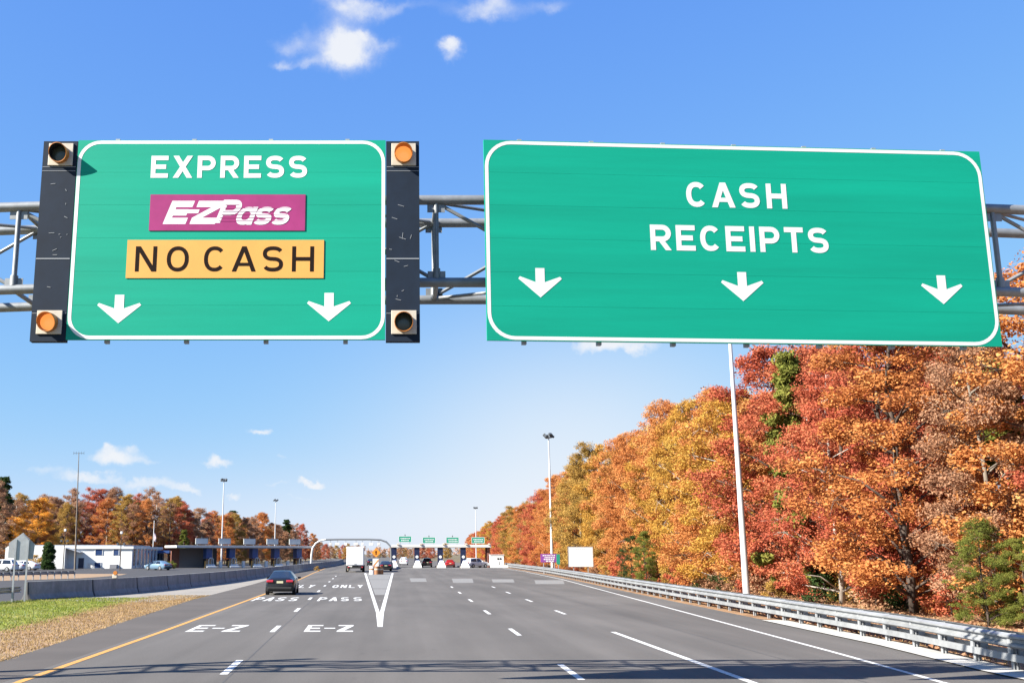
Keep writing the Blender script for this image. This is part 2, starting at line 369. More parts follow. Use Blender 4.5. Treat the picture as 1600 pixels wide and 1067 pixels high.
def glyph(ch, w, s):
    """list of strokes; each stroke is a list of polygons lying in one layer; height 1"""
    lo, hi, h = s / 2, 1 - s / 2, s / 2
    rect = lambda x0, y0, x1, y1: [[(x0, y0), (x1, y0), (x1, y1), (x0, y1)]]
    para = lambda x0, x1, y0, y1, hs: [[(x0, y0), (x0 + hs, y0), (x1 + hs, y1), (x1, y1)]]
    stem = rect(0, 0, s, 1); mid = .5
    if ch == 'E': return [stem, rect(s, 1 - s, w, 1), rect(s, mid - h, w * .88, mid + h), rect(s, 0, w, s)]
    if ch == 'X': hs = s * 1.2; return [para(0, w - hs, 0, 1, hs), para(w - hs, 0, 0, 1, hs)]
    if ch in 'PR':
        m = .44; ry = (hi - m) / 2; path = [(s, hi), (w - h - ry, hi)] + arc(w - h - ry, hi - ry, ry, ry, 90, -90, 10)[1:] + [(s, m)]
        g = [stem, ribbon(path, s)]
        if ch == 'R': g.append(para(w - s * 1.15, w * .42, 0, m - h, s * 1.15))
        return g
    if ch == 'S':
        rx = w / 2 - h; ry = (hi - lo) / 4
        return [ribbon(arc(w / 2, hi - ry, rx, ry, 25, 270, 16, .85)[:-1] + arc(w / 2, lo + ry, rx, ry, 90, -155, 16, .85), s)]
    if ch == 'C': return [ribbon(arc(w / 2, .5, w / 2 - h, .5 - h, 42, 318, 22, .88), s)]
    if ch == 'O': return [ribbon(arc(w / 2, .5, w / 2 - h, .5 - h, 0, 360, 28, .9), s)]
    if ch == 'A': hs = s * 1.12; return [para(0, w / 2 - hs / 2, 0, 1, hs), para(w - hs, w / 2 - hs / 2, 0, 1, hs), rect(w * .22, .22, w * .78, .22 + s * .85)]
    if ch == 'H': return [stem, rect(w - s, 0, w, 1), rect(s, mid - h, w - s, mid + h)]
    if ch == 'I': return [stem]
    if ch == 'T': return [rect(0, 1 - s, w, 1), rect(w / 2 - h, 0, w / 2 + h, 1 - s)]
    if ch == 'N': return [stem, rect(w - s, 0, w, 1), para(w - s * 1.25, 0, 0, 1, s * 1.25)]
    if ch == 'L': return [stem, rect(s, 0, w, s)]
    if ch == 'Y': return [rect(w / 2 - h, 0, w / 2 + h, .45), para(w / 2 - s * .6, 0, .42, 1, s * 1.2), para(w / 2 - s * .6, w - s * 1.2, .42, 1, s * 1.2)]
    if ch == 'Z': return [rect(0, 1 - s, w, 1), rect(0, 0, w, s), para(0, w - s * 1.5, s, 1 - s, s * 1.5)]
    if ch == '-': return [rect(0, mid - h * .8, w, mid + h * .8)]
    if ch == 'a': return [ribbon(arc(w / 2, .36, w / 2 - h, .36 - h, 40, 330, 16, .85), s), rect(w - s, 0, w, .72)]
    if ch == 's':
        rx = w / 2 - h; ry = (.72 - s) / 4
        return [ribbon(arc(w / 2, .72 - h - ry, rx, ry, 25, 270, 12, .85)[:-1] + arc(w / 2, lo + ry, rx, ry, 90, -155, 12, .85), s)]
    return []
WID = dict(E=.74, X=.84, P=.78, R=.8, S=.78, C=.8, O=.84, A=.92, H=.8, I=.2, T=.74, N=.84, Z=.84, L=.7, Y=.84)
WID['-'] = .4; WID['a'] = .7; WID['s'] = .66; WID[' '] = .5
def word(mb, text, height, s, total, frame, lift, shear=0.0, wid=None, thick=0.0):
    """set a word, centred, total wide; frame(u, v, n) -> 3D"""
    wd = {**WID, **(wid or {})}
    ws = [max(wd[c], s) for c in text]; kn = [-.09 if 'A' in p else 0 for p in zip(text, text[1:])] + [0]
    gap = (total / height - sum(ws) - sum(kn)) / max(1, len(text) - 1)
    x = -total / height / 2; k = 0
    for c, w, kr in zip(text, ws, kn):
        for st in glyph(c, w, s):
            n = lift + .0002 * (k % 5); k += 1
            for pg in st:
                mb.poly([frame((x + a + shear * (b - .5)) * height, (b - .5) * height, n) for a, b in pg])
        x += w + gap + kr

# ------------------------------------------------------------------ the ground and the roads
def gpoly(name, A, B, z, mat, kind='structure'):
    m = MB(); m.sheet([(x, y, z) for x, y in A], [(x, y, z) for x, y in B])
    o = m.build(name, mat, normals=False); me = o.data
    if me.polygons[0].normal.z < 0: me.flip_normals()
    return tag(o, kind=kind)
g = MB()
xs = [-4000, -400, -120, 120, 400, 4000]; ys = [-400, -60, 120, 420, 1400, 5500]
g.add([(x, y, -.03) for y in ys for x in xs], [(j * 6 + i, j * 6 + i + 1, j * 6 + i + 7, j * 6 + i + 6) for j in range(5) for i in range(5)])
tag(g.build('ground', DIRT, normals=False), kind='structure')

YEL = [(-60, -5.9), (0, -7.1), (21.6, -7.53), (36, -7.72), (73, -8.5), (110, -9.85), (141, -11.1), (230, -14.0)]   # yellow edge line: (Y, X)
SHO = [(-60, -8.0), (0, -8.9), (25.7, -9.4), (42, -10.4), (59, -11.4), (90, -12.1), (118, -13.2), (170, -13.6), (260, -15)]   # edge of shoulder asphalt
BAR = [(59, -20.5), (66, -18.1), (73, -16.9), (91, -15.5), (118, -15.0), (170, -14.2), (240, -13.6), (340, -17)]            # median barrier
RAIL = [(2, 12.6), (23.5, 13.5), (30, 14.2), (36, 14.5), (41, 14.75), (55, 15.35), (70, 16.0), (100, 17.6), (133, 19.1), (202, 20.7)]
EDG = [(-60, 7.5), (0, 9.8), (21.7, 10.85), (28, 11.35), (59, 13.4), (106, 16.5), (150, 18.3), (195, 18.9)]
samp = [-60, -20, 0, 12, 21.6, 26, 31, 36, 42, 50, 59, 66, 73, 82, 91, 105, 118, 141, 170, 200]
gpoly('road', [(interp(YEL, y) - .3, y) for y in samp] + [(-16, 262)], [(interp(RAIL, max(2, y)) - .55, y) for y in samp] + [(21.5, 262)], 0.0, ASPH)
gpoly('road_shoulder', [(interp(SHO, y), y) for y in samp] + [(-15.5, 262)], [(interp(YEL, y) - .3, y) for y in samp] + [(-16, 262)], .0, ASPH2)
gpoly('far_road', [(-30, 262), (-34, 420), (-40, 800), (-60, 1500)], [(21.5, 262), (12, 420), (2, 800), (-40, 1500)], -.006, ASPH)
gpoly('opposite_road', [(-60, -60), (-50, 60), (-37.9, 101), (-33.2, 112), (-33.2, 128), (-41, 175), (-41, 262)], [(-26, -60), (-24, 40), (-19.5, 64), (-15.9, 90), (-15.6, 140), (-14.6, 200), (-14.6, 262)][0:2] + [(-17.2, 73), (-15.9, 91), (-15.3, 118), (-14.6, 170), (-14.2, 262)], -.004, ASPHD)
gs = [-60, 0, 20, 30, 36, 45, 52, 59]
gpoly('grass_verge', [(-24, y) for y in gs[:-2]] + [(-22.5, 52), (-20.6, 59), (-17.5, 70)], [(interp(SHO, y) - (3.2 if y < 40 else 3.2), y) for y in gs] + [(-16, 66)], -.008, GRASSG)
gpoly('dry_verge', [(interp(SHO, y) - 3.2, y) for y in gs] + [(-16, 66)], [(interp(SHO, y), y) for y in gs] + [(-12.2, 68)], -.012, GRASSB)
gpoly('concrete_apron', [(-20.3, 58.5), (-17.9, 66), (-16.6, 73), (-15.2, 91), (-14.8, 118), (-14.2, 150)], [(-13, 56.5), (interp(SHO, 66), 66), (interp(SHO, 73), 73), (interp(SHO, 91), 91), (interp(SHO, 118), 118), (-13.5, 150)], -.002, CONC)
gpoly('leaf_litter_ground', [(interp(RAIL, max(2, y)) - .6, y) for y in samp] + [(22, 262), (30, 500)], [(60, y) for y in samp] + [(70, 262), (90, 500)], -.010, LITTER)
gpoly('rail_kerb_strip', [(interp(RAIL, y) - .8, y) for y in (2, 12, 23.5, 30, 36, 41)], [(interp(RAIL, y) + .1, y) for y in (2, 12, 23.5, 30, 36, 41)], .03, KERB)
gpoly('car_park', [(-110, 137), (-112, 230)], [(-34, 137), (-34, 230)], -.006, ASPHD)
gpoly('far_grass_strip', [(-110, 60), (-110, 136.9)], [(-34, 60), (-33, 136.9)], -.007, GRASSB)

# painted markings
mk = MB(); Z = .005
def stripe(x0, y0, x1, y1, w, z=Z, mb=None): (mb or mk).poly([(x0 - w / 2, y0, z), (x0 + w / 2, y0, z), (x1 + w / 2, y1, z), (x1 - w / 2, y1, z)])
lx = lambda y: -2.9 - .0335 * y
for i in range(-5, 9):
    y0 = 22.95 + 12.2 * i; stripe(lx(y0), y0, lx(y0 + 3.05), y0 + 3.05, .17 if y0 > 0 else .15)
for i in range(-4, 6):
    y0 = 22.0 + 11.7 * i; a = 3.75 + .008 * (y0 - 22); stripe(a, y0, a + .024, y0 + 3.05, .15)
    if i >= 2: b = 7.05 + .008 * (y0 - 35); stripe(b, y0, b + .024, y0 + 3.0, .15)
stripe(7.02, -20, 7.07, 35.2, .17)
ey = [-20, 0, 12, 21.7, 28, 40, 59, 80, 106, 150, 190]
mk.sheet([(interp(EDG, y) - .07, y, Z) for y in ey], [(interp(EDG, y) + .07, y, Z) for y in ey])
# gore: two arms that meet in a blunt point
mk.poly([(x, y, Z) for x, y in ((-.675, 37.6), (-.585, 37.6), (-.74, 46.5), (-.9, 46.5))]); mk.poly([(x, y, Z) for x, y in ((-.9, 46.5), (-.74, 46.5), (-4.04, 141), (-4.32, 141))])
mk.poly([(x, y, Z) for x, y in ((-.585, 37.6), (-.495, 37.6), (-.56, 46.5), (-.74, 46.5))]); mk.poly([(x, y, Z) for x, y in ((-.74, 46.5), (-.56, 46.5), (-.42, 141), (-.7, 141))])
stripe(-.5, 188.4, -.5, 188.4, .1)
mk.poly([(-.3, 189, Z), (20.2, 189, Z), (20.2, 189.9, Z), (-.3, 189.9, Z)])
mk.poly([(-.9, 42.1 + 16, Z), (-.9, 58.1, Z), (-.95, 58.6, Z), (-.9, 58.6, Z)])
o = mk.build('lane_markings', WHITEP, normals=False); tag(o, kind='structure')
yy = [-60, -20, 0, 10, 21.6, 28, 36, 48, 60, 73, 90, 110, 125, 141, 180, 230]
ym = MB(); ym.sheet([(interp(YEL, y) - .09, y, Z) for y in yy], [(interp(YEL, y) + .09, y, Z) for y in yy])
tag(ym.build('yellow_edge_line', YELLP, normals=False), kind='structure')
gp = MB()
for i, (a, b) in enumerate([(.2, .32), (.33, .62), (.63, .99)]):
    ya, yb = 48 + 93 * a, 48 + 93 * b
    f = lambda y, k: -.74 - 3.26 * (y - 48) / 93 + .04
    gp.poly([(f(ya, 1), ya, .003), (-.76, ya, .003), (-.76, yb, .003), (f(yb, 1), yb, .003)])
tag(gp.build('gore_pavement', PAD, normals=False), kind='structure')
pads = MB()
for (a, b, c, d) in ((640, 665, 903, 908.5), (706, 738, 903.5, 910), (768, 802, 904.5, 909.5), (835, 880, 906, 912)):
    x0, yb = G(a, c); x1, _ = G(b, c); x2, ya = G(b + 2, d); x3, _ = G(a + 2, d); pads.poly([(x3, ya, .003), (x2, ya, .003), (x1, yb, .003), (x0, yb, .003)])
tag(pads.build('concrete_pads', PAD, normals=False), kind='structure')
sm = MB()
for y0 in range(-20, 150, 9): stripe(lx(y0) + .17, y0, lx(y0 + 9) + .17 + .02 * math.sin(y0), y0 + 9, .025 + .015 * rnd.random(), .0025, sm)
for y0 in range(-20, 180, 10):
    stripe(9.2 + .02 * y0 * .3, y0, 9.2 + .02 * (y0 + 10) * .3, y0 + 10, .04, .0025, sm)
for y0, xa, xb in ((52, -.2, 12.6), (64, 7.8, 13.5), (47, -7.6, -.8)):
    pts = [(xa + (xb - xa) * i / 12, y0 + .35 * math.sin(i * 1.7 + y0) + .12 * i) for i in range(13)]
    sm.sheet([(x, y, .0022) for x, y in pts], [(x, y + .07, .0022) for x, y in pts])
tag(sm.build('road_seams', SEAM, normals=False), kind='structure')
# lane wording: E-Z / PASS / ONLY in each express lane
wd = MB()
def roadword(text, cx, cy, width, length, s=.2):
    word(wd, text, length, s, width, lambda u, v, n: (cx + u - .0335 * v, cy + v, .005 + n), 0,
         wid={k: x * width / length / (len(text) * .95) for k, x in dict(E=.8, Z=.84, P=.8, A=.92, S=.8, O=.84, N=.84, L=.74, Y=.84).items()} | {'-': .55 * width / length / 3})
def roadword2(text, cx, cy, width, length, s):
    # letters designed on a unit square, then stretched along the road
    def fr(u, v, n): return (cx + u - .0335 * v * length, cy + v * length, .0052 + n)
    word(wd, text, 1.0, s, width, lambda u, v, n: fr(u, v, n), 0, wid={c: (.7 if c == '-' else 1.0 if len(text) == 3 else .78) * width / len(text) for c in 'EZPASONLY-'})
for cx, tw in ((-6.12, 1.78), (-2.3, 1.62)): roadword2('E-Z', cx, 36.9, tw, 3.3, .155)
for cx in (-6.8, -3.2): roadword2('PASS', cx, 60.4, 2.45, 4.8, .135)
for cx in (-7.7, -3.85): roadword2('ONLY', cx, 84, 2.4, 7.0, .135)
tag(wd.build('lane_wording', WHITEP, normals=False), kind='structure')

# ------------------------------------------------------------------ sign gantry
GY0, GY1 = 19.2, 20.5
def camber(x): return -.0018 * (x - 1.5) ** 2
gan = thing('sign_gantry', 'grey tubular steel box truss spanning the carriageway and carrying both green signs', 'gantry', (0, 19.85, 0))
def gl(x, y, z): return (x, y - 19.85, z)
NODES = [.76 + 2.69 * i for i in range(-6, 7)]
NX = [-15.4] + NODES[0:0] + [x for x in NODES if -15.2 < x < 16.6]
for (yy_, z0) in ((GY0, 9.22), (GY0, 7.57), (GY1, 9.18), (GY1, 7.55)):
    m = MB(); xs_ = [-15.8 + i * (32.8 / 24) for i in range(25)]
    m.path([gl(x, yy_, z0 + camber(x)) for x in xs_], .095, 14)
    m.build('chord', TRUSS, gan, smooth=True)
for i, x in enumerate(NX):
    c = camber(x)
    for y in (GY0, GY1):
        m = MB(); m.tube(gl(x, y, 7.65 + c), gl(x, y, 9.14 + c), .05, n=10)
        m.tube(gl(x, y, 7.64 + c), gl(x, y, 7.84 + c), .075, n=10); m.build('upright', TRUSS, gan, smooth=True)
    m = MB()
    for zz, zg in ((9.2, 9.07), (7.56, 7.69)):
        m = MB(); m.tube(gl(x, GY0 + .07, zz + c), gl(x, GY1 - .07, zz + c), .045, n=10); m.build('cross_strut', TRUSS, gan, smooth=True)
        for y in (GY0, GY1): m = MB(); m.box(gl(x, y, zg + c), (.34, .02, .2)); m.build('gusset', TRUSS, gan)
    if i < len(NX) - 1:
        x2 = NX[i + 1]; c2 = camber(x2); m = MB()
        for a_, b_, r_ in (((x + .1, GY0 + .03, 9.12 + c), (x2 - .1, GY0 + .03, 7.67 + c2), .038), ((x + .1, GY1 - .03, 7.67 + c), (x2 - .1, GY1 - .03, 9.12 + c2), .038),
                           ((x + .1, GY1 - .08, 7.57 + c), (x2 - .1, GY0 + .08, 7.57 + c2), .034), ((x + .1, GY0 + .08, 9.18 + c), (x2 - .1, GY1 - .08, 9.18 + c2), .034)):
            m = MB(); m.tube(gl(*a_), gl(*b_), r_, n=8); m.build('diagonal', TRUSS, gan, smooth=True)
for x in (-15.4, 16.6):
    for y in (GY0 - .1, GY1 + .1):
        m = MB(); m.tube(gl(x, y, -.03), gl(x, y, 9.5), .17, .15, 14); m.box(gl(x, y, .02), (.6, .6, .08)); m.build('post', TRUSS, gan, smooth=True)
    m = MB()
    for k in range(4):
        z0, z1 = .5 + k * 1.75, .5 + (k + 1) * 1.75; a, b = (GY0, GY1) if k % 2 else (GY1, GY0)
        m.tube(gl(x, a, z0), gl(x, b, z1), .05, n=8); m.tube(gl(x, GY0, z1), gl(x, GY1, z1), .05, n=8)
    m.build('post_bracing', TRUSS, gan, smooth=True)

def sign_frame(A, B, z0, z1):
    """local frame of a panel standing from ground points A to B (x,y): f(u from centre, v from centre, n towards the road)"""
    A = Vector((*A, 0)); B = Vector((*B, 0)); ux = (B - A).normalized(); nn = Vector((ux.y, -ux.x, 0)); W = (B - A).length
    if nn.y > 0: nn = -nn
    return W, z1 - z0, ux, nn
def rrect(w, h, r, n=8):
    out = []
    for cx, cy, a in ((w / 2 - r, h / 2 - r, 0), (-w / 2 + r, h / 2 - r, 90), (-w / 2 + r, -h / 2 + r, 180), (w / 2 - r, -h / 2 + r, 270)):
        out += [(cx + r * math.cos(R(a + 90 * i / n)), cy + r * math.sin(R(a + 90 * i / n))) for i in range(n + 1)]
    return out
ARROW = [(-.085, .25), (.085, .25), (.085, .0), (.37, .1), (.4, .06), (0, -.27), (-.4, .06), (-.37, .1), (-.085, .0)]
def make_sign(name, label, A, B, z0, z1, border_w, corner, inset):
    W, H_, ux, nn = sign_frame(A, B, z0, z1); mid = Vector(((A[0] + B[0]) / 2, (A[1] + B[1]) / 2, (z0 + z1) / 2))
    root = thing(name, label, 'road sign', (mid.x, mid.y, z0))
    f = lambda u, v, n: tuple(ux * u + nn * n + Vector((0, 0, v + H_ / 2)))
    m = MB(); nb = max(3, round(H_ / .62))
    for k in range(nb):                                    # extruded planks, a hairline apart
        va = -H_ / 2 + H_ * k / nb + (.0025 if k else 0); vb = -H_ / 2 + H_ * (k + 1) / nb
        m.prism([f(-W / 2, va, 0), f(W / 2, va, 0), f(W / 2, vb, 0), f(-W / 2, vb, 0)], -nn * .05)
    m.build('panel', SGREEN, root)
    o_ = rrect(W - 2 * inset, H_ - 2 * inset, corner); i_ = rrect(W - 2 * inset - 2 * border_w, H_ - 2 * inset - 2 * border_w, corner - border_w)
    m = MB(); n = len(o_)
    m.add([f(u, v, .003) for u, v in o_] + [f(u, v, .003) for u, v in i_], [(k, (k + 1) % n, n + (k + 1) % n, n + k) for k in range(n)])
    m.build('border', SWHITE, root, normals=False)
    m = MB()
    nst = round(W / 1.4)
    for k in range(nst):
        u = -W / 2 + W * (k + .5) / nst
        c = Vector(f(u, 0, -.11)); m.box(c, (.08, .1, H_ + .1), rot=Matrix((ux, -nn, (0, 0, 1))).transposed())
        m.tube(Vector(f(u, .95, -.1)), Vector(f(u, .95, -.5)), .03, n=6); m.tube(Vector(f(u, -.7, -.1)), Vector(f(u, -.7, -.5)), .03, n=6)
    m.build('stringers', POSTG, root)
    return root, f, W, H_
# --- left sign: EXPRESS / E-Z Pass / NO CASH
LA, LB = (-5.99, 18.4), (-.21, 18.4)
s1, f1, W1, H1 = make_sign('overhead_sign', 'green overhead sign reading EXPRESS E-ZPass NO CASH between two dark beacon panels', LA, LB, 6.29, 10.12, .064, .42, .01)
def spt(px, py, Y=18.4):                                   # sign-plane coordinates from a photo pixel
    p = AT(px, py, Y); return p.x, p.z
cx1 = (LA[0] + LB[0]) / 2; cz1 = (6.29 + 10.12) / 2
def uv1(px, py): x, z = spt(px, py); return x - cx1, z - cz1
m = MB(); a = uv1(236, 262); b = uv1(480, 260)
word(m, 'EXPRESS', .435, .2, b[0] - a[0], lambda u, v, n: f1(u + (a[0] + b[0]) / 2, v + (a[1] + b[1]) / 2, n), .004)
m.build('lettering', SWHITE, s1, normals=False)
# purple plate with the slanted logo
pa, pb = uv1(234, 334), uv1(477, 331); pw = pb[0] - pa[0]; ph = .7; pc = ((pa[0] + pb[0]) / 2, (pa[1] + pb[1]) / 2)
m = MB(); q = lambda u, v, n: f1(pc[0] + u, pc[1] + v, n)
m.prism([q(-pw / 2, -ph / 2, .002), q(pw / 2, -ph / 2, .002), q(pw / 2, ph / 2, .002), q(-pw / 2, ph / 2, .002)], (0, -.012, 0))
plate = m.build('logo_plate', SPURP, s1)
m = MB()
LG = lambda ch, c, w, h, st, dv, lift, sh=.36: word(m, ch, h, st, w, lambda u, v, n: q(u + c, v + dv, n), lift, shear=sh, wid={ch: w / h})
LG('E', -.9, .42, .45, .27, .0, .0146); LG('-', -.63, .2, .45, .2, .02, .0150); LG('Z', -.38, .47, .45, .27, .0, .0154)
m.build('logo_lettering', SWHITE, plate, normals=False)
m = MB()
LG('P', .04, .38, .45, .22, .02, .0164)
LG('a', .37, .33, .48, .19, -.0, .0174); LG('s', .7, .32, .48, .19, -.0, .0184); LG('s', 1.03, .32, .48, .19, -.0, .0194)
m.build('logo_lettering', SWHITE, plate, normals=False)
m = MB()
for k in range(6):                                         # speed lines that cut the right half of the logo
    v = -.17 + .062 * k; u0 = -.1 + .36 * v; u1 = 1.12 + .36 * v if v < .09 else .22
    m.poly([q(u0, v, .0206), q(u1, v, .0206), q(u1, v + .008, .0206), q(u0 + .01, v + .008, .0206)])
m.build('speed_lines', SPURP, plate, normals=False)
ya_, yb_ = uv1(198, 407), uv1(506, 403); yw = yb_[0] - ya_[0]; yh = .725; yc = ((ya_[0] + yb_[0]) / 2, (ya_[1] + yb_[1]) / 2)
q2 = lambda u, v, n: f1(yc[0] + u, yc[1] + v, n)
m = MB(); m.prism([q2(-yw / 2, -yh / 2, .002), q2(yw / 2, -yh / 2, .002), q2(yw / 2, yh / 2, .002), q2(-yw / 2, yh / 2, .002)], (0, -.012, 0))
plate2 = m.build('notice_plate', SYELL, s1)
m = MB(); word(m, 'NO', .48, .15, .98, lambda u, v, n: q2(u - 1.16, v, n), .0165, wid={'N': .82, 'O': .84}); m.build('notice_lettering', SDARK, plate2, normals=False)
m = MB(); word(m, 'CASH', .48, .15, 2.02, lambda u, v, n: q2(u + .62, v, n), .0165, wid={'C': .82, 'H': .84}); m.build('notice_lettering', SDARK, plate2, normals=False)
for px, py in ((186, 482), (514, 479)):
    u0, v0 = uv1(px, py); m = MB(); m.poly([f1(u0 + u * 1.0, v0 + v * 1.02, .004) for u, v in ARROW]); m.build('arrow', SWHITE, s1, normals=False)
# --- right sign: CASH RECEIPTS
RA, RB = (1.62, 18.25), (11.2, 18.84)
s2, f2, W2, H2 = make_sign('overhead_sign', 'wide green overhead sign reading CASH RECEIPTS above three white arrows', RA, RB, 6.25, 10.07, .066, .5, .015)
def uv2(px, py):
    l, f, v = ray(px, py)                                  # meet the ray with the tilted-in-plan panel plane
    dx, dy = RB[0] - RA[0], RB[1] - RA[1]; t = (RA[1] * dx - RA[0] * dy) / (f * dx - l * dy)
    x, y, z = l * t, f * t, CAMH + v * t; L = math.hypot(dx, dy)
    return ((x - (RA[0] + RB[0]) / 2) * dx + (y - (RA[1] + RB[1]) / 2) * dy) / L, z - (6.25 + 10.07) / 2
for text, pl, pr, hgt in (('CASH', (1072, 304), (1229, 307), .49), ('RECEIPTS', (1016, 371), (1294, 376), .49)):
    a, b = uv2(*pl), uv2(*pr); m = MB()
    word(m, text, hgt, .2, b[0] - a[0], lambda u, v, n: f2(u + (a[0] + b[0]) / 2, v + (a[1] + b[1]) / 2, n), .004); m.build('lettering', SWHITE, s2, normals=False)
for px, py in ((844, 441), (1160, 447), (1472, 452)):
    u0, v0 = uv2(px, py); m = MB(); m.poly([f2(u0 + u * 1.0, v0 + v * 1.06, .004) for u, v in ARROW]); m.build('arrow', SWHITE, s2, normals=False)

# --- beacon panels either side of the left sign
def beacon_panel(label, x0, x1, top_lit):
    w = x1 - x0; h = 3.84
    root = thing('beacon_panel', label, 'beacon panel', ((x0 + x1) / 2, 18.4, 6.26), 0, 'dark beacon panels')
    m = MB(); m.box((0, .075, h / 2), (w, .15, h))
    for v in (.52, 1.55, 3.25, 3.33): m.box((0, -.003, v), (w * .97, .006, .008 if v != 1.55 else .018), 1)
    r_ = random.Random(label)
    for k in range(11):
        L = .02 + .12 * r_.random() ** 2
        m.box((r_.uniform(-w * .4, w * .4), -.0035, r_.uniform(.7, 3.0)), (L, .005, .008), 1, rot=Matrix.Rotation(r_.uniform(-.5, .5) + (1.4 if k % 4 == 0 else 0), 3, 'Y'))
    m.build('housing', [HOUS, SCRATCH], root)
    for z, lit in ((h - .27, top_lit), (.35, not top_lit)):
        b = MB(); b.box((.02, -.015, z), (.46, .03, .44)); bo = b.build('beacon', CREAM, root, bev=.008)
        n = 24; rr, ln = .17, .24; v = MB(); c = Vector((.015, -.03, z + .0))
        ring = lambda rad, L: [c + Vector((rad * math.cos(2 * math.pi * i / n), -L + (.0 if L == 0 else .05 * (1 - math.sin(2 * math.pi * i / n)) * 1.3), rad * math.sin(2 * math.pi * i / n) - .1 * L)) for i in range(n)]
        A_, B_, C_, D_ = ring(rr, .001), ring(rr, ln), ring(rr - .012, ln), ring(rr - .012, .001)
        fo = [(i, (i + 1) % n, n + (i + 1) % n, n + i) for i in range(n)]
        v.add(A_ + B_, fo, 0); v.add(B_ + C_, fo, 0); v.add(C_ + D_, fo, 1)
        v.build('visor', [AMBER, AMBER if lit else BLACKM], bo, smooth=True)  # lit visors: the lamp's glow is painted inside as amber
        l = MB(); ctr = c + Vector((0, -.05, 0)); rim = [c + Vector((.155 * math.cos(2 * math.pi * i / n), -.012, .155 * math.sin(2 * math.pi * i / n))) for i in range(n)]
        l.add(rim + [ctr], [(i, (i + 1) % n, n) for i in range(n)]); l.build('lens', LENSON if lit else LENSOFF, bo, smooth=True)
    return root
beacon_panel('navy beacon panel left of the EXPRESS sign, its lower amber lamp lit', -6.64, -6.0, False)
beacon_panel('navy beacon panel right of the EXPRESS sign, its upper amber lamp lit', -.2, .42, True)

# ------------------------------------------------------------------ right guardrail
def rail_line(pts, y0, y1, step):
    out = []; y = y0
    while y < y1: out.append(Vector((interp(pts, y), y, 0))); y += step
    return out
gr = thing('guardrail', 'long white double guardrail with steel posts along the right edge of the road', 'guardrail', (0, 0, 0))
line = rail_line(RAIL, 12, 203, 1.0)
WF = [(-.0, .49), (-.01, .50), (-.085, .535), (-.085, .575), (.0, .615), (.0, .675), (-.085, .715), (-.085, .755), (-.01, .79), (.0, .80)]
WB = WF + [(a + .012, b) for a, b in WF[::-1]]
m = MB(); m.sweep(line, [(a - .085, b) for a, b in WB]); m.build('top_rail', RAILW, gr)
m = MB(); m.sweep(line, [(.3 - a, b) for a, b in WB]); m.build('rear_shade_rail', RAILW, gr)  # rear beam added so that the gaps between the rails go dark
m = MB(); m.sweep(line, [(.3, .2), (.3, .4), (.285, .4), (.285, .2)]); m.build('rear_shade_rub_rail', RAILW, gr)  # lower rear beam, also added to shade the gap in front
m = MB(); m.sweep(line, [(-.16, .22), (-.16, .37), (-.09, .37), (-.09, .355), (-.145, .355), (-.145, .235), (-.09, .235), (-.09, .22)]); m.build('rub_rail', RAILW, gr)
pr = MB(); pr.box((0, 0, .39), (.02, .15, .82)); pr.box((-.06, 0, .39), (.012, .1, .82)); pr.box((.06, 0, .39), (.012, .1, .82)); pr.box((-.085, 0, .5), (.04, .12, .5)); pr.box((.16, 0, .5), (.18, .12, .5))
p0 = pr.build('post', POSTG, gr); y = 23.6 - 1.9 * 6; first = True
while y < 199:
    o = p0 if first else p0.copy()
    if not first: COL.objects.link(o); o.parent = gr
    o.location = (interp(RAIL, y), y, 0); first = False; y += 1.905

# left guardrails beyond the median
def w_rail(label, pts, y0, y1, step, hgt=.75, posts=True):
    t = thing('guardrail', label, 'guardrail', (pts[0][1], pts[0][0], 0)); off = Vector((pts[0][1], pts[0][0], 0))
    ln = [p - off for p in rail_line(pts, y0, y1 + .01, (y1 - y0) / 14)]
    m = MB(); m.sweep(ln, [(a, b - .8 + hgt) for a, b in WB]); m.build('rail', GALV, t)
    q_ = None; y = y0 + .3
    while y < y1:
        if q_ is None:
            b = MB(); b.box((.07, 0, .36), (.1, .14, .76)); q_ = b.build('post', POSTG, t); o = q_
        else: o = q_.copy(); COL.objects.link(o); o.parent = t
        o.location = Vector((interp(pts, y), y, 0)) - off; y += step
    return t
w_rail('short grey guardrail joining the near end of the concrete median barrier', [(36, -22.6), (58.6, -20.6)], 40, 58.6, 1.9)
w_rail('dark guardrail with pale posts across the opposite road in front of the car park', [(80, -47), (101, -38.4), (112, -33.8)], 82, 112, .95)

# concrete median barrier: precast segments
prof = [(-.3, 0), (-.3, .08), (-.18, .34), (-.11, 1.02), (.11, 1.02), (.18, .34), (.3, .08), (.3, 0)]
m = MB(); n_ = len(prof); ri = [(0, .62), (.07, 1), (5.92, 1), (5.99, .62)]
m.add([(a * k, y, b * (1 if k == 1 else .985) - .03) for y, k in ri for a, b in prof], [(k * n_ + i, k * n_ + (i + 1) % n_, (k + 1) * n_ + (i + 1) % n_, (k + 1) * n_ + i) for k in range(3) for i in range(n_)] + [tuple(range(n_)), tuple(range(3 * n_, 4 * n_))])
m.m = [0 if n_ <= q < 2 * n_ else 1 for q in range(len(m.f))]
seg0 = m.build('barrier_segment', [CONCB, SEAM])
y = 59.0; k = 0
while y < 325:
    x0, x1 = interp(BAR, y), interp(BAR, y + 5.9); rz = math.atan2(-(x1 - x0), 5.9)
    o = seg0 if k == 0 else seg0.copy()
    if k: COL.objects.link(o)
    o.location = (x0, y, 0); o.rotation_euler = (0, 0, rz)
    tag(o, f'{ORD[k]} grey concrete segment of the median barrier, counted from its near end by the grass', 'barrier', 'concrete median barrier segments')
    y += 6.0 * math.cos(rz); k += 1

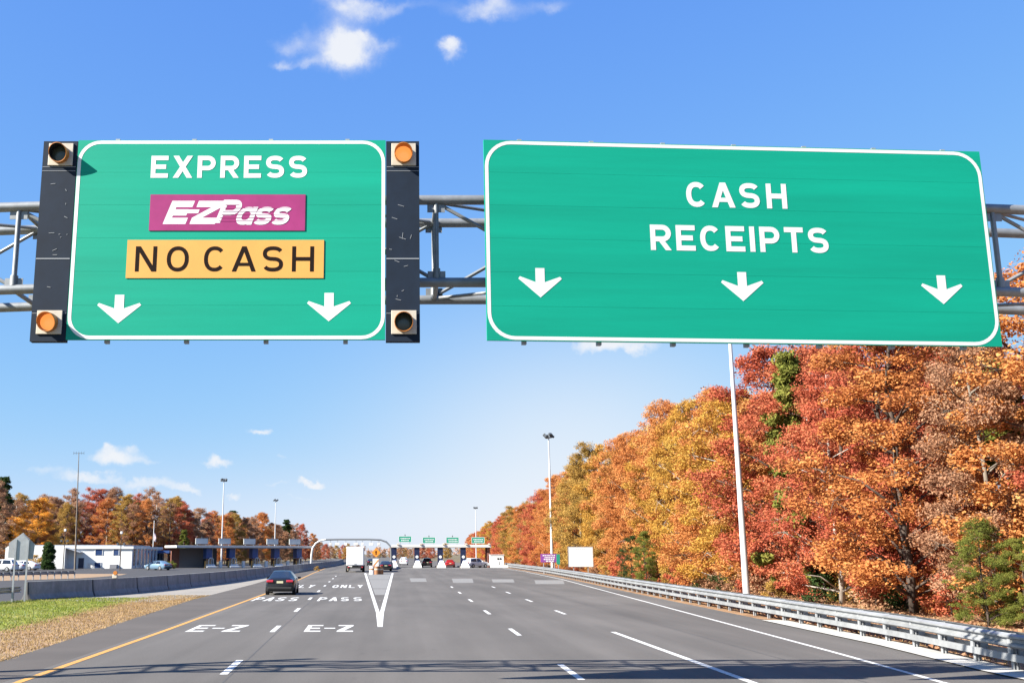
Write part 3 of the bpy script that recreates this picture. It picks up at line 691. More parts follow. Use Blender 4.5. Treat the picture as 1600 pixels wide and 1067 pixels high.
# ------------------------------------------------------------------ light poles
def light_pole():
    t = thing('light_pole', '', 'light pole', (0, 0, 0), 0, 'tall floodlight poles'); HT = 17.6
    m = MB(); m.tube((0, 0, 0), (0, 0, HT), .2, .085, 16); m.box((0, 0, .06), (.6, .6, .12)); m.build('pole', POLEW, t, smooth=True)
    m = MB(); n = 18
    m.path([(.5 * math.cos(2 * math.pi * i / n), .5 * math.sin(2 * math.pi * i / n), HT + .05) for i in range(n + 1)], .04, 6)
    for i in range(4):
        a = math.pi / 2 * i + .4; m.tube((0, 0, HT + .05), (.5 * math.cos(a), .5 * math.sin(a), HT + .05), .035, n=6)
    m.tube((0, 0, HT), (0, 0, HT + .6), .07, .05, 8); m.build('ring', LAMPD, t)
    for i in range(6):
        a = math.pi / 3 * i + .3; c = Vector((.55 * math.cos(a), .55 * math.sin(a), HT + (.2 if i % 2 else .42))); M = Matrix.Rotation(a, 3, 'Z') @ Matrix.Rotation(R(35), 3, 'Y')
        m = MB(); m.box(c, (.36, .4, .3), rot=M); m.box(c + M @ Vector((.2, 0, -.02)), (.05, .34, .24), rot=M); m.build('floodlight', LAMPD, t, bev=.04)
    return t
POL = [(1167, 934, 'tall white floodlight pole rising behind the guardrail and up behind the CASH RECEIPTS sign', 60.6, None),
       (857, 889, 'floodlight pole standing behind the purple sign on the right', 140, 678),
       (743, 0, 'distant floodlight pole whose head shows above the right-hand wood', 351, 792),
       (350, 0, 'taller floodlight pole rising behind the left toll canopy', 228, 748),
       (431, 0, 'smaller farther floodlight pole behind the left toll canopy', 308, 780)]
lp = light_pole()
for i, (px, py, lab, Y, top) in enumerate(POL):
    if top: p = AT(px, top, Y); s = p.z / 18.1
    else: p = AT(px, py, Y); s = 1.0
    o = lp if i == 0 else dup(lp, lab, (0, 0, 0))
    o['label'] = lab; o.location = (p.x, p.y, -.02); o.scale = (1, 1, s); o.rotation_euler = (0, 0, i * .5)

# ------------------------------------------------------------------ signs by the road
def plain_sign(name, label, cat, c, w, z0, z1, mat, posts, rz=0.0, frame=None):
    t = thing(name, label, cat, (c[0], c[1], 0), rz)
    m = MB(); m.box((0, 0, (z0 + z1) / 2), (w, .05, z1 - z0)); m.build('panel', mat, t, bev=.01)
    if frame:
        m = MB()
        for s in (-1, 1):
            m.box((s * (w / 2 + .02), 0, (z0 + z1) / 2), (.04, .08, z1 - z0 + .08)); m.box((0, 0, (z0 + z1) / 2 + s * ((z1 - z0) / 2 + .02)), (w, .08, .04))
        m.build('frame', frame, t)
    for x in posts:
        m = MB(); m.box((x, .08, z1 / 2 - .05), (.1, .08, z1 - .1)); m.build('post', POSTG, t)
    return t
p = AT(908, 893, 118)
t = plain_sign('notice_board', 'large blank white board on two posts behind the right guardrail', 'board', (p.x, 118), 2.7, 1.12, 3.25, SWHITE, (-.8, .8), frame=POSTG)
m = MB()
for k in range(5): m.box((-.42 + .21 * k, -.028, 3.03), (.12, .006, .04))
m.build('heading', SBACK, t)
p = AT(858, 880, 136)
t = plain_sign('lane_sign', 'purple sign with white lines beside the floodlight pole on the right', 'road sign', (p.x, 136), 2.15, 1.45, 2.5, PURPS, (-.7, .7))
m = MB()
for r_, w in ((2.3, 1.6), (2.05, 1.1), (1.82, 1.35), (1.6, .8)):
    x = -w / 2
    while x < w / 2: L = rnd.uniform(.12, .3); m.box((x + L / 2, -.03, r_), (L, .008, .14)); x += L + .07
m.build('lettering', SWHITE, t)
p = AT(872.5, 880, 135); plain_sign('marker_sign', 'small green and white marker sign right beside the purple sign', 'road sign', (p.x, 135), .45, 1.2, 2.45, CANGN, (0,))
# grey sign seen from behind on the left verge
p = G(28, 940); t = thing('road_sign', 'grey pointed sign seen from behind on two posts in the left verge', 'road sign', (p[0], p[1], 0), R(6))
m = MB(); m.prism([(-.68, 0, 2.3), (.62, 0, 2.22), (.68, 0, 3.0), (.02, 0, 3.62), (-.68, 0, 3.08)], (0, .02, 0)); m.build('panel', SBACK, t)
m = MB(); m.prism([(-.26, -.03, 2.16), (.3, -.03, 2.16), (.3, -.03, 3.3), (.02, -.03, 3.58), (-.26, -.03, 3.3)], (0, .022, 0)); m.build('overlay_panel', GALV, t)
for x in (-.3, .34):
    m = MB(); m.box((x, -.06, 1.6), (.09, .05, 3.3)); m.box((x + .05, -.02, 2.75), (.03, .05, 1.0)); m.build('post', GALV, t)

# ------------------------------------------------------------------ vehicles
SED = dict(L=4.75, st=[(0, .93, .62, .8, .76, .38), (.1, 1.02, .68, .88, .85, .24), (.55, 1.07, .7, .93, .9, .2), (1.3, 1.41, .55, .95, .915, .2), (2.1, 1.46, .57, .95, .92, .2), (2.85, 1.41, .56, .95, .915, .2),
                       (3.5, 1.02, .7, .94, .905, .2), (4.25, .88, .68, .8, .87, .2), (4.62, .76, .6, .66, .78, .25), (4.75, .64, .5, .55, .68, .36)], cab=(2, 3, 5, 6), wh=(.95, 3.75), wr=.33)
SUV = dict(L=4.7, st=[(0, 1.06, .66, .92, .82, .45), (.08, 1.12, .7, 1.0, .89, .32), (.16, 1.16, .72, 1.05, .92, .3), (.5, 1.68, .62, 1.06, .93, .28), (1.8, 1.75, .64, 1.06, .94, .28), (2.6, 1.7, .62, 1.06, .93, .28),
                      (3.3, 1.16, .74, 1.05, .92, .28), (4.2, 1.05, .72, .92, .9, .28), (4.6, .9, .64, .74, .82, .3), (4.7, .76, .56, .62, .74, .4)], cab=(2, 3, 5, 6), wh=(.9, 3.72), wr=.36)
def car(label, spec, paint, loc, rz, group=None):
    t = thing('car', label, 'car', loc, rz, group); st = spec['st']; Lc = spec['L']
    def ringp(s):
        y, zt, wt_, zb, w, z0 = s; y -= Lc / 2
        h = [(0, z0), (w * .88, z0), (w, z0 + .14), (w * 1.005, (z0 + zb) / 2 + .05), (w * .98, zb), (wt_, zt - .035), (wt_ * .8, zt), (0, zt + .012)]
        return [Vector((x, y, z)) for x, z in h] + [Vector((-x, y, z)) for x, z in h[-2:0:-1]]
    rings = [ringp(s) for s in st]; n = len(rings[0]); m = MB()
    m.add([p for r_ in rings for p in r_], [(k * n + i, k * n + (i + 1) % n, (k + 1) * n + (i + 1) % n, (k + 1) * n + i) for k in range(len(rings) - 1) for i in range(n)] + [tuple(range(n)), tuple(range((len(rings) - 1) * n, len(rings) * n))])
    m.build('body', paint, t, smooth=True)
    c0, c1, c2, c3 = spec['cab']; e = .012
    def quad(name, P, off, mat, ins=.1):
        c = sum(P, Vector()) / len(P); m = MB(); m.poly([c + (p - c) * (1 - ins) + Vector(off) for p in P]); m.build(name, mat, t, normals=False)
    quad('rear_window', [rings[c0][9], rings[c0][5], rings[c1][5], rings[c1][9]], (0, -e * 1.2, e * 1.5), GLASS, .12)
    quad('windscreen', [rings[c3][5], rings[c3][9], rings[c2][9], rings[c2][5]], (0, e * 1.2, e * 1.5), GLASS, .12)
    for a, b, s in ((4, 5, 1), (10, 9, -1)):
        P = [rings[c0][a].lerp(rings[c1][a], .45), rings[c1 + 1][a], rings[c1 + 1][b], rings[c1][b]]; quad('side_window', P, (s * e, 0, .004), GLASS, .12)
        P = [rings[c1 + 1][a], rings[c2][a].lerp(rings[c3][a], .55), rings[c2][b], rings[c1 + 1][b]]; quad('side_window', P, (s * e, 0, .004), GLASS, .12)
    wmax = max(s[4] for s in st)
    for y in spec['wh']:
        for s in (-1, 1):
            r_ = spec['wr']; w = MB(); cx = s * (wmax - .09); w.tube((cx - .11, y - Lc / 2, r_), (cx + .11, y - Lc / 2, r_), r_, n=22); wo_ = w.build('wheel', RUBBER, t, smooth=True, bev=.02)
            w = MB(); w.tube((cx + s * .10, y - Lc / 2, r_), (cx + s * .118, y - Lc / 2, r_), r_ * .64, r_ * .56, n=14); w.build('rim', RIM, wo_)
    zb = st[1][3]
    for s in (-1, 1):
        m = MB(); m.box((s * st[1][4] * .72, -Lc / 2 + .02, zb - .03), (.42, .16, .14)); m.build('tail_light', TAILR, t, bev=.03)
        m = MB(); m.box((s * st[-2][4] * .82, Lc / 2 - .14, st[-2][3] - .0), (.3, .18, .12)); m.build('headlight', HEADL, t, bev=.03)
        m = MB(); m.box((s * (wmax + .1), st[c3][0] - Lc / 2 - .35, st[c3][3] + .06), (.2, .1, .13)); m.build('mirror', paint, t, bev=.03)
    m = MB(); m.box((0, -Lc / 2 + .005, .42), (1.5, .12, .16)); m.box((0, Lc / 2 - .02, .42), (1.3, .12, .16)); m.build('bumper', paint if paint is CARWHT else BLACKM, t, bev=.04)
    m = MB(); m.box((0, -Lc / 2 - .005, zb - .09), (.4, .04, .13)); m.build('licence_plate', PLATE, t)
    return t
x, y = G(435, 929.5); car('black sedan driving away in the left express lane', SED, CARBLK, (x, y + 2.3, .0), R(2))
car('dark maroon vehicle waiting at the toll booths under the second green lane sign', SUV, CARDK, (5.75, 203, 0), 0)
car('red car waiting at the toll booths under the third green lane sign', SED, CARRED, (10.0, 201, 0), 0)
p = AT(748, 886, 196); car('white car at the far right toll lane beside the white kiosk', SUV, CARWHT, (p.x - .3, 197, 0), R(-58))
p = AT(628, 878, 250); car('white vehicle beyond the toll booths under the first green lane sign', SUV, CARWHT, (1.6, 243, 0), 0)
for i, (px, Y, rz, lab) in enumerate([(2, 152, 80, 'white car nearest the left edge in the car park'), (16, 160, 84, 'white car behind the grey pointed sign in the car park'), (38, 166, 78, 'white car parked against the left wing of the white building')]):
    p = AT(px, 880, Y); car(lab, SUV if i == 0 else SED, CARWHT, (p.x, Y, -.006), R(rz), 'white cars in the car park')
p = AT(247, 880, 168); car('pale blue car by the end of the white building', SED, CARBLU, (p.x, 168, -.006), R(55))
# box truck
x, y = G(555, 893.6)
t = thing('box_truck', 'white box truck driving away in the right express lane', 'truck', (x, y, 0), R(2))
m = MB(); m.box((0, 3.6, 2.2), (2.45, 7.2, 2.6)); m.build('cargo_box', WPAINT, t, bev=.04)
m = MB(); m.box((0, -.02, 2.2), (2.2, .05, 2.36)); rd = m.build('rear_door', CARWHT, t)
m = MB(); m.box((0, -.06, 1.1), (.3, .04, .06)); m.build('handle', POSTG, rd)
m = MB(); m.box((0, 4.2, .72), (.9, 8.2, .3)); m.box((0, .05, .62), (2.2, .1, .18)); m.build('chassis', BLACKM, t)
m = MB(); m.box((0, 8.5, 1.45), (2.2, 2.0, 1.9)); m.box((0, 9.7, 1.0), (2.0, .7, 1.0)); m.build('cab', CARWHT, t, bev=.12)
for yy_ in (1.6, 8.7):
    for s in (-1, 1): m = MB(); m.tube((s * 1.15 - .18, yy_, .48), (s * 1.15 + .18, yy_, .48), .48, n=20); m.build('wheel', RUBBER, t, smooth=True, bev=.03)
for s in (-1, 1):
    m = MB(); m.box((s * .95, -.03, .7), (.22, .05, .14)); m.build('tail_light', TAILR, t)
    m = MB(); m.box((s * 1.05, 1.0, .45), (.06, .5, .55)); m.box((s * .9, .9, .5), (.4, .03, .5)); m.build('mud_flap', CREAM if s < 0 else BLACKM, t)

# ------------------------------------------------------------------ toll plaza, right-hand side
PY = 200.0; tpx = PY / 1661
cx_ = lambda px: (px - PPX) * tpx
rc = thing('toll_canopy', 'grey flat toll canopy over the cash lanes carrying four green lane signs', 'canopy', (8.2, PY, 0))
xl, xr = cx_(612) - 8.2, cx_(768) - 8.2
m = MB(); m.box(((xl + xr) / 2, 2.5, 3.95), (xr - xl, 5.6, .5)); m.build('roof', CANOPY, rc, bev=.03)
m = MB(); m.box(((xl + xr) / 2, 2.5, 3.67), (xr - xl - .3, 5.3, .06)); m.build('soffit', CANDK, rc)
m = MB(); m.box((cx_(764) - 8.2, .6, 1.82), (.55, .55, 3.64)); m.build('column', BRICK, rc, bev=.03)
m = MB(); m.box((cx_(764) - 8.2, 4.4, 1.82), (.55, .55, 3.64)); m.build('column', BRICK, rc, bev=.03)
for k in range(5):
    m = MB(); m.box((xl + 1.2 + k * (xr - xl - 1.6) / 4, -.4, 4.28), (.42, .3, .28)); m.tube((xl + 1.2 + k * (xr - xl - 1.6) / 4, -.4, 4.1), (xl + 1.2 + k * (xr - xl - 1.6) / 4, -.4, 4.5), .05, n=8); m.build('lamp', CREAM, rc, bev=.04)
def booth_proto():
    t = thing('toll_booth', '', 'toll booth', (0, PY, 0), 0, 'navy toll booths')
    m = MB(); m.box((0, .9, 1.1), (.95, 1.8, 2.2)); m.box((0, 1.4, 2.92), (.95, .8, 1.44)); m.build('cabin', NAVY, t, bev=.03)
    m = MB(); m.box((0, -.012, 2.92), (1.0, .05, 1.4)); m.box((0, .5, 2.92), (1.0, 1.0, 1.4)); m.build('pillar', NAVY, t)
    m = MB(); m.box((-.487, .9, 1.55), (.02, 1.3, .8)); m.box((.487, .9, 1.55), (.02, 1.3, .8)); m.build('window', GLASS, t)
    m = MB(); m.tube((0, -.07, 1.95), (0, -.0, 1.95), .28, n=18); m.build('lane_light', SWHITE, t)
    m = MB(); m.box((.2, -.25, 1.1), (.5, .3, .7)); m.build('machine', BLUE, t, bev=.03)
    return t
def island_proto():
    t = thing('toll_island', '', 'toll island', (0, PY, 0), 0, 'white-nosed toll islands')
    m = MB(); m.box((0, 3, .1), (1.5, 12, .24)); m.build('kerb', CONC, t, bev=.03)
    m = MB(); m.prism([(-.75, -5.0, .0), (.75, -5.0, .0), (.75, -3.0, .0), (-.75, -3.0, .0)], (0, 0, .25))
    m.add([(-.72, -4.6, .26), (.72, -4.6, .26), (.72, -2.4, .26), (-.72, -2.4, .26), (-.3, -3.3, 1.3), (.3, -3.3, 1.3), (.3, -2.4, 1.3), (-.3, -2.4, 1.3)], [(0, 1, 5, 4), (1, 2, 6, 5), (2, 3, 7, 6), (3, 0, 4, 7), (4, 5, 6, 7)])
    m.build('nose_block', WPAINT, t)
    m = MB(); m.tube((.45, -1.5, .2), (.45, -1.5, 1.15), .09, n=10); m.build('bollard', YELLP, t)
    return t
bp, ip = booth_proto(), island_proto()
PLC = ['next to the express arch', 'under the first and second lane signs', 'between the maroon and red cars', 'between the red car and the white car']
for i, px in enumerate((615.6, 651.6, 688.2, 724.2)):
    for pro, nm, d in ((bp, 'navy toll booth', 0), (ip, 'white-nosed toll island', -1.5)):
        o = pro if i == 0 else dup(pro, '', (0, 0, 0)); o['label'] = f'{nm} of the cash lanes {PLC[i]}'; o.location = (cx_(px), PY + d, 0)
def lane_sign(label, loc, w, h, mat, rim, lines, group, rz=0.0):
    t = thing('lane_sign', label, 'lane sign', loc, rz, group)
    m = MB(); m.box((0, 0, .25 + h / 2), (w, .12, h)); pn = m.build('panel', mat, t)
    m = MB()
    for s in (-1, 1): m.box((s * (w / 2 - .04), -.065, .25 + h / 2), (.07, .02, h - .02)); m.box((0, -.065, .25 + h / 2 + s * (h / 2 - .04)), (w - .16, .02, .06))
    m.build('border', rim, pn)
    m = MB(); r_ = random.Random(label)
    for v, frac in lines:
        x = -w * frac / 2
        while x < w * frac / 2: L = r_.uniform(.1, .26); m.box((x + L / 2, -.066, .25 + h * v), (L, .02, h * .16)); x += L + .07
    m.build('lettering', rim, pn)
    for s in (-.7, .7): m = MB(); m.box((s * w / 2, .05, .125), (.08, .08, .25)); m.build('bracket', POSTG, t)
    m = MB(); m.box((0, .02, .25 + h + .16), (.16, .1, .3)); m.tube((0, -.08, .25 + h + .2), (0, -.02, .25 + h + .2), .07, n=10); m.build('signal', LAMPD, t)
    return t
WH = pm('lane_sign_white', (.7, .74, .72), .5)
for i, px in enumerate((633, 670.5, 707.5, 747.5)):
    lane_sign(f'{ORD[i]} green lane sign from the left on the cash lane canopy', (cx_(px), PY - .1, 4.2 if i else 4.4), 2.45, 1.15, CANGN, WH, ((.62, .7), (.3, .6)), 'green lane signs on the cash canopy')
# white kiosk by the far right lane
p = AT(777, 886, 197)
t = thing('kiosk', 'small white kiosk with two dark openings at the right end of the toll plaza', 'kiosk', (p.x, 197, 0))
m = MB(); m.box((0, 1, 1.15), (2.5, 2, 2.25)); m.build('cabin', WPAINT, t, bev=.03)
m = MB(); m.box((0, 1, 2.33), (2.7, 2.2, .1)); m.build('roof', WPAINT, t)
for x in (.2, .65): m = MB(); m.tube((x, -.02, 1.6), (x, .02, 1.6), .2, n=14); m.build('opening', BLACKM, t)
m = MB(); m.box((.35, -.01, .8), (.09, .04, .7)); m.build('slot', BLACKM, t)
m = MB(); m.box((2.0, -.6, .22), (6.6, .35, .45)); tag(m.build('kerb_wall', WPAINT, bev=.03), 'low white kerb wall at the foot of the white kiosk', 'kerb').location = (p.x, 197, 0)

# gore: crash cushion, warning sign, island wall
x, y = G(587, 897); t = thing('crash_cushion', 'striped crash cushion with white and brown drums at the head of the gore', 'crash cushion', (x, y, 0))
for i, (dx, dy, mt) in enumerate(((-.45, 0, WPAINT), (.15, -.1, BARREL), (.6, .2, BARREL), (-.4, .9, BARREL), (.3, 1.0, WPAINT))):
    m = MB(); m.tube((dx, dy, 0), (dx, dy, 1.0), .36, .33, 16); d = m.build('drum', mt, t, smooth=True)
    m = MB(); m.tube((dx, dy, .55), (dx, dy, .72), .358, .352, 16, caps=False); m.build('band', CREAM if mt is BARREL else BARREL, d, smooth=True)
m = MB(); m.box((-.05, 1.9, 1.35), (.75, .12, 1.1)); m.build('marker_panel', WPAINT, t)
m = MB(); m.box((-.05, 1.83, 1.35), (.12, .03, 1.1), rot=Matrix.Rotation(R(40), 3, 'Y')); m.build('stripe', ORANGE, t)
p = AT(587.5, 863, 144); t = thing('warning_sign', 'orange diamond warning sign on a post above the crash cushion', 'road sign', (p.x, 144, 0))
m = MB(); r_ = .62; m.prism([(0, 0, p.z - r_), (r_, 0, p.z), (0, 0, p.z + r_), (-r_, 0, p.z)], (0, .03, 0)); m.build('panel', ORANGE, t)
m = MB(); m.prism([(a * .62, -.012, p.z + b * .62) for a, b in ((-.12, -.45), (.12, -.45), (.12, .1), (.26, .1), (0, .5), (-.26, .1), (-.12, .1))], (0, .01, 0)); m.build('symbol', SDARK, t)
m = MB(); m.box((0, .06, p.z / 2), (.09, .06, p.z)); m.build('post', GALV, t)
car('dark navy car just right of the orange warning sign', SED, CARBLK, (-1.75, 160, 0), R(3))
m = MB(); m.sweep([(-1.7, 171, 0), (-1.5, 176, 0), (-1.2, 182, 0), (-1.0, 193, 0)], [(-.35, 0), (-.3, .9), (-.12, 1.25), (.12, 1.25), (.3, .9), (.35, 0)])
tag(m.build('island_wall', CONCB, bev=.03), 'concrete island wall between express and cash lanes behind the crash cushion', 'barrier')
# other dark car beyond
car('dark car passing beyond the crash cushion in the express lanes', SED, CARBLK, (-5.6, 232, 0), R(1))

# express arch
ya = 203.0; t = thing('express_arch', 'white curved tube arch over the express lanes with hanging toll readers', 'arch', (-8.6, ya, 0))
sc = ya / 1661; XA = (487 - PPX) * sc + 8.6; XB = (611 - PPX) * sc + 8.6; zt = CAMH + .98 * sc * (865 - 842.5)
for dy in (0, 1.1):
    pts = [(XA - .2, dy, 0), (XA - .1, dy, 2.4), (XA + .1, dy, 3.6), (XA + .7, dy, 4.5), (XA + 1.5, dy, zt - .25), (XA + 2.6, dy, zt), (XA + 5, dy, zt + .05), (XB - 4.2, dy, zt + .05), (XB - 2.0, dy, zt - .05), (XB - .9, dy, zt - .45), (XB - .2, dy, zt - 1.2), (XB, dy, zt - 2.0), (XB + .05, dy, 0)]
    m = MB(); m.path(pts[:6], [.15] * 4 + [.14] * 2, 12); m.build('leg', WPAINT, t, smooth=True)
    m = MB(); m.path(pts[5:], .16, 12); m.build('beam', ARCHG, t, smooth=True)
m = MB(); m.box(((XA + XB) / 2, .55, zt - .02), (XB - XA - 6, .7, .14)); m.build('catwalk', LAMPD, t)
for i, px in enumerate((516, 527, 540, 556, 566, 580, 592)):
    x = (px - PPX) * sc + 8.6; m = MB(); m.box((x, .3, zt - .42), (.08, .08, .55)); m.box((x, .2, zt - .85), (.8 if i % 2 else .5, .4, .5)); m.build('toll_reader', WPAINT if i % 3 else CANOPY, t, bev=.04)

# left toll canopy
A0 = Vector((-39.6, 190, 0)); A1 = Vector((-16.2, 205, 0)); ang = math.atan2(15, 23.4); LL = (A1 - A0).length
lc = thing('toll_canopy', 'long low toll canopy over the opposite lanes carrying pale lane signs', 'canopy', A0, ang)
m = MB(); m.box((LL / 2, 2.8, 3.8), (LL, 6, .42)); m.build('roof', CANOPY, lc, bev=.03)
m = MB(); m.box((LL / 2, 2.8, 3.56), (LL - .3, 5.7, .05)); m.build('soffit', CANDK, lc)
m = MB(); m.box((1.6, 4.6, 1.75), (1.5, .4, 3.5)); m.build('end_wall', BRICK, lc)
m = MB(); m.box((6.4, 5.6, 1.75), (7.6, .3, 3.5)); m.build('shade_backdrop', CANDK, lc)  # added dark sheet standing in for shaded trees behind the canopy
def obooth():
    t = thing('toll_booth', '', 'toll booth', (0, 0, 0), ang, 'blue toll booths of the opposite lanes')
    m = MB(); m.box((0, 1.4, 2.6), (1.1, 1.6, 1.8)); m.build('blue_panel', BLUE, t, bev=.02)
    m = MB(); m.box((0, 1.5, .95), (1.0, 1.4, 1.3)); m.build('cabin', GLASS, t)
    m = MB(); m.box((.75, 1.6, 1.75), (.36, .5, 3.5)); m.build('column', CANOPY, t)
    m = MB(); m.box((0, .2, .32), (1.5, 1.5, .62)); m.box((-.2, -.8, .16), (1.9, .8, .32)); m.build('island_nose', WPAINT, t, bev=.08)
    m = MB(); m.tube((-1.2, -.5, 0), (-1.2, -.5, 1.25), .13, n=10); m.build('bollard', YELLP, t)
    m = MB(); m.box((1.9, -.2, .6), (.5, .5, 1.2)); m.build('cabinet', WPAINT, t, bev=.03)
    m = MB(); m.path([(-.45, -.3, .6), (-.45, -.3, 1.5), (-.2, -.3, 1.8), (.2, -.3, 1.8), (.45, -.3, 1.5), (.45, -.3, .6)], .05, 6); m.build('hoop', WPAINT, t)
    return t
ob = obooth(); OBW = ['leftmost', 'second from left', 'middle', 'second from right', 'rightmost']
def on_left(px):                                           # place along the slanted left canopy
    l, f, v = ray(px, 870); d = (A1 - A0); s = (A0.y * l - A0.x * f) / (d.x * f - d.y * l); return A0 + d * s
for i, px in enumerate((329, 365, 401, 435, 470)):
    o = ob if i == 0 else dup(ob, '', (0, 0, 0)); o['label'] = f'{OBW[i]} blue toll booth under the long canopy of the opposite lanes'; o.location = on_left(px)
for i, px in enumerate((314, 350, 389, 425, 460)):
    q_ = on_left(px); lane_sign(f'{OBW[i]} pale lane sign back on the roof of the opposite canopy', (q_.x, q_.y + .3, 4.0), 2.4, 1.05, WH, SBACK, (), 'pale lane signs on the opposite canopy', ang)

# ------------------------------------------------------------------ white toll office and things around it
BY = 186.0; sB = BY / 1662
bx = lambda px: (px - PPX) * sB
t = thing('toll_office', 'long white flat-roofed office with blue windows left of the toll lanes', 'building', (bx(205), BY, 0))
x0, x1 = bx(12) - bx(205), 0.0; zr = CAMH + .98 * sB * (865 - 854)
m = MB(); m.box(((x0 + x1) / 2, 11.5, zr / 2 - .3), (x1 - x0, 23, zr)); m.build('wall', WPAINT, t)
m = MB(); m.box(((x0 + x1) / 2, 11.5, zr - .12), (x1 - x0 + .5, 23.5, .42)); m.build('roof', WPAINT, t)
m = MB(); m.box(((x0 + x1) / 2 - 1, 12, zr + .2), (x1 - x0 - 2, 20, .3)); m.build('roof_deck', BROOF, t)
wx = bx(105) - bx(205); m = MB(); m.box(((x0 + wx) / 2, -.9, 1.8), (wx - x0, 1.8, 3.6)); m.build('wing', WPAINT, t)
m = MB(); m.prism([(wx, -1.8, 3.5), (wx + 2.6, -1.8, 2.7), (wx + 2.6, -.05, 2.7), (wx, -.05, 3.5)], (0, 0, .12)); m.build('awning', BROOF, t)
def win(px, za, zb, w, mat=GLASSB, name='window'):
    x = bx(px) - bx(205); m = MB(); m.box((x, -.03, (za + zb) / 2), (w, .06, zb - za)); f_ = m.build(name, mat, t)
    m = MB()
    for s in (-1, 1): m.box((x + s * (w / 2 + .04), -.05, (za + zb) / 2), (.08, .1, zb - za))
    m.box((x, -.05, zb + .04), (w + .16, .1, .08)); m.build('frame', WPAINT, f_)
win(153, 2.3, 3.3, 1.2); win(180, 2.3, 3.3, .9); win(126, .0, 1.8, 1.0, NAVY, 'door'); win(152, .1, 1.0, 1.1); win(140, .15, .9, .8, CANOPY, 'vent')
m = MB(); m.box((bx(178) - bx(205), -.4, .35), (1.2, .8, .7)); m.build('planter', CANDK, t)
for k in range(7):
    yk = 1.6 + 2.6 * k; m = MB(); m.box((.03, yk, 2.0), (.06, 1.25, 2.9)); m.build('window', GLASSB, t)
    m = MB(); m.box((.1, yk + 1.3, 1.9), (.2, .4, 3.6)); m.build('pilaster', WPAINT, t)
m = MB(); m.box((1.2, 21, 2.9), (2.4, 4.0, .5)); m.build('porch_roof', BLUE, t); m = MB(); m.box((.7, 21, 1.3), (1.3, 3, 2.6)); m.build('porch', GLASS, t)
# antenna mast
p = G(117, 890); zt_ = AT(112, 707, p[1]).z; t = thing('antenna_mast', 'tall thin antenna mast with a crossbar standing before the white office', 'mast', (p[0], p[1], 0))
m = MB(); m.tube((0, 0, 0), (-.5, 0, zt_), .17, .05, 8); m.build('pole', BARKG, t, smooth=True)
m = MB(); m.tube((-1.35, 0, zt_ - .1), (.35, 0, zt_ - .1), .035, n=6)
for k in range(5): m.tube((-1.35 + .42 * k, 0, zt_ - .3), (-1.35 + .42 * k, 0, zt_ + .2), .025, n=5)
m.build('antenna', LAMPD, t)
# yard lamps
def yard_lamp(label, px, py, top, Y):
    a = AT(px, top, Y); t = thing('yard_lamp', label, 'lamp post', (a.x, Y, 0), 0, 'yard lamp posts')
    m = MB(); m.tube((0, 0, 0), (0, 0, a.z), .09, .06, 8); m.build('pole', BARKD, t)
    m = MB(); m.box((0, 0, a.z + .2), (.35, .35, .4)); m.build('lantern', WPAINT, t, bev=.05)
    m = MB(); m.tube((-.55, 0, a.z - 1.7), (.55, 0, a.z - 1.7), .04, n=6)
    for s in (-1, 1): m.box((s * .5, -.1, a.z - 1.5), (.3, .35, .3))
    m.build('floodlights', LAMPD, t)
yard_lamp('dark lamp post before the right end of the white office', 190, 890, 834, 166)
yard_lamp('faint lamp post before the left wing of the white office', 102, 890, 830, 172)
a = AT(241, 814, 212); t = thing('flagpole', 'white flagpole with a limp flag behind the office entrance', 'flagpole', (a.x, 212, 0))
m = MB(); m.tube((0, 0, 0), (0, 0, a.z), .1, .05, 10); m.tube((0, 0, a.z), (0, 0, a.z + .12), .09, n=8); m.build('pole', WPAINT, t)
m = MB(); P_ = [(.05, 0, a.z - 2.2), (.35, .08, a.z - 2.5), (.55, -.05, a.z - 3.3), (.5, .05, a.z - 4.1), (.22, -.04, a.z - 4.0), (.06, .0, a.z - 3.6)]
m.prism(P_, (0, .03, 0)); m.build('flag', FLAGM, t)
p = G(154, 921); t = thing('warning_lamp', 'small cream warning lamp on top of the median barrier', 'lamp', (interp(BAR, 67.5) - .02, 67.5, .985))
m = MB(); m.box((0, 0, .12), (.3, .2, .24)); m.build('case', CREAM, t, bev=.03); m = MB(); m.tube((.02, -.12, .34), (.02, .06, .34), .13, n=12); m.build('lens', AMBER, t)

# ------------------------------------------------------------------ trees
def leaves(rs, cen, rad, per, size, up=.35, narrow=.55):
    n = len(cen) * per; c = np.repeat(cen, per, 0); r_ = np.repeat(rad, per)
    d = rs.normal(size=(n, 3)); d /= np.linalg.norm(d, axis=1)[:, None]
    pos = c + d * (r_ * rs.random(n) ** .45)[:, None] * np.array([1, 1, .8])
    nn = d * .6 + rs.normal(size=(n, 3)) * .8 + np.array([0, 0, up]); nn /= np.linalg.norm(nn, axis=1)[:, None]
    t = np.cross(nn, rs.normal(size=(n, 3))); t /= np.linalg.norm(t, axis=1)[:, None]; b = np.cross(nn, t)
    s = (size * rs.uniform(.65, 1.35, n))[:, None]
    V = np.stack([pos - t * s, pos + b * s * narrow, pos + t * s, pos - b * s * narrow], 1).reshape(-1, 3)
    return V
def leaf_mesh(name, V):
    me = bpy.data.meshes.new(name); n = len(V) // 4
    me.vertices.add(len(V)); me.vertices.foreach_set('co', V.astype(np.float32).ravel())
    me.loops.add(len(V)); me.loops.foreach_set('vertex_index', np.arange(len(V), dtype=np.int32))
    me.polygons.add(n); me.polygons.foreach_set('loop_start', np.arange(0, len(V), 4, dtype=np.int32)); me.polygons.foreach_set('loop_total', np.full(n, 4, dtype=np.int32))
    me.update(calc_edges=True); me.materials.append(None); return me
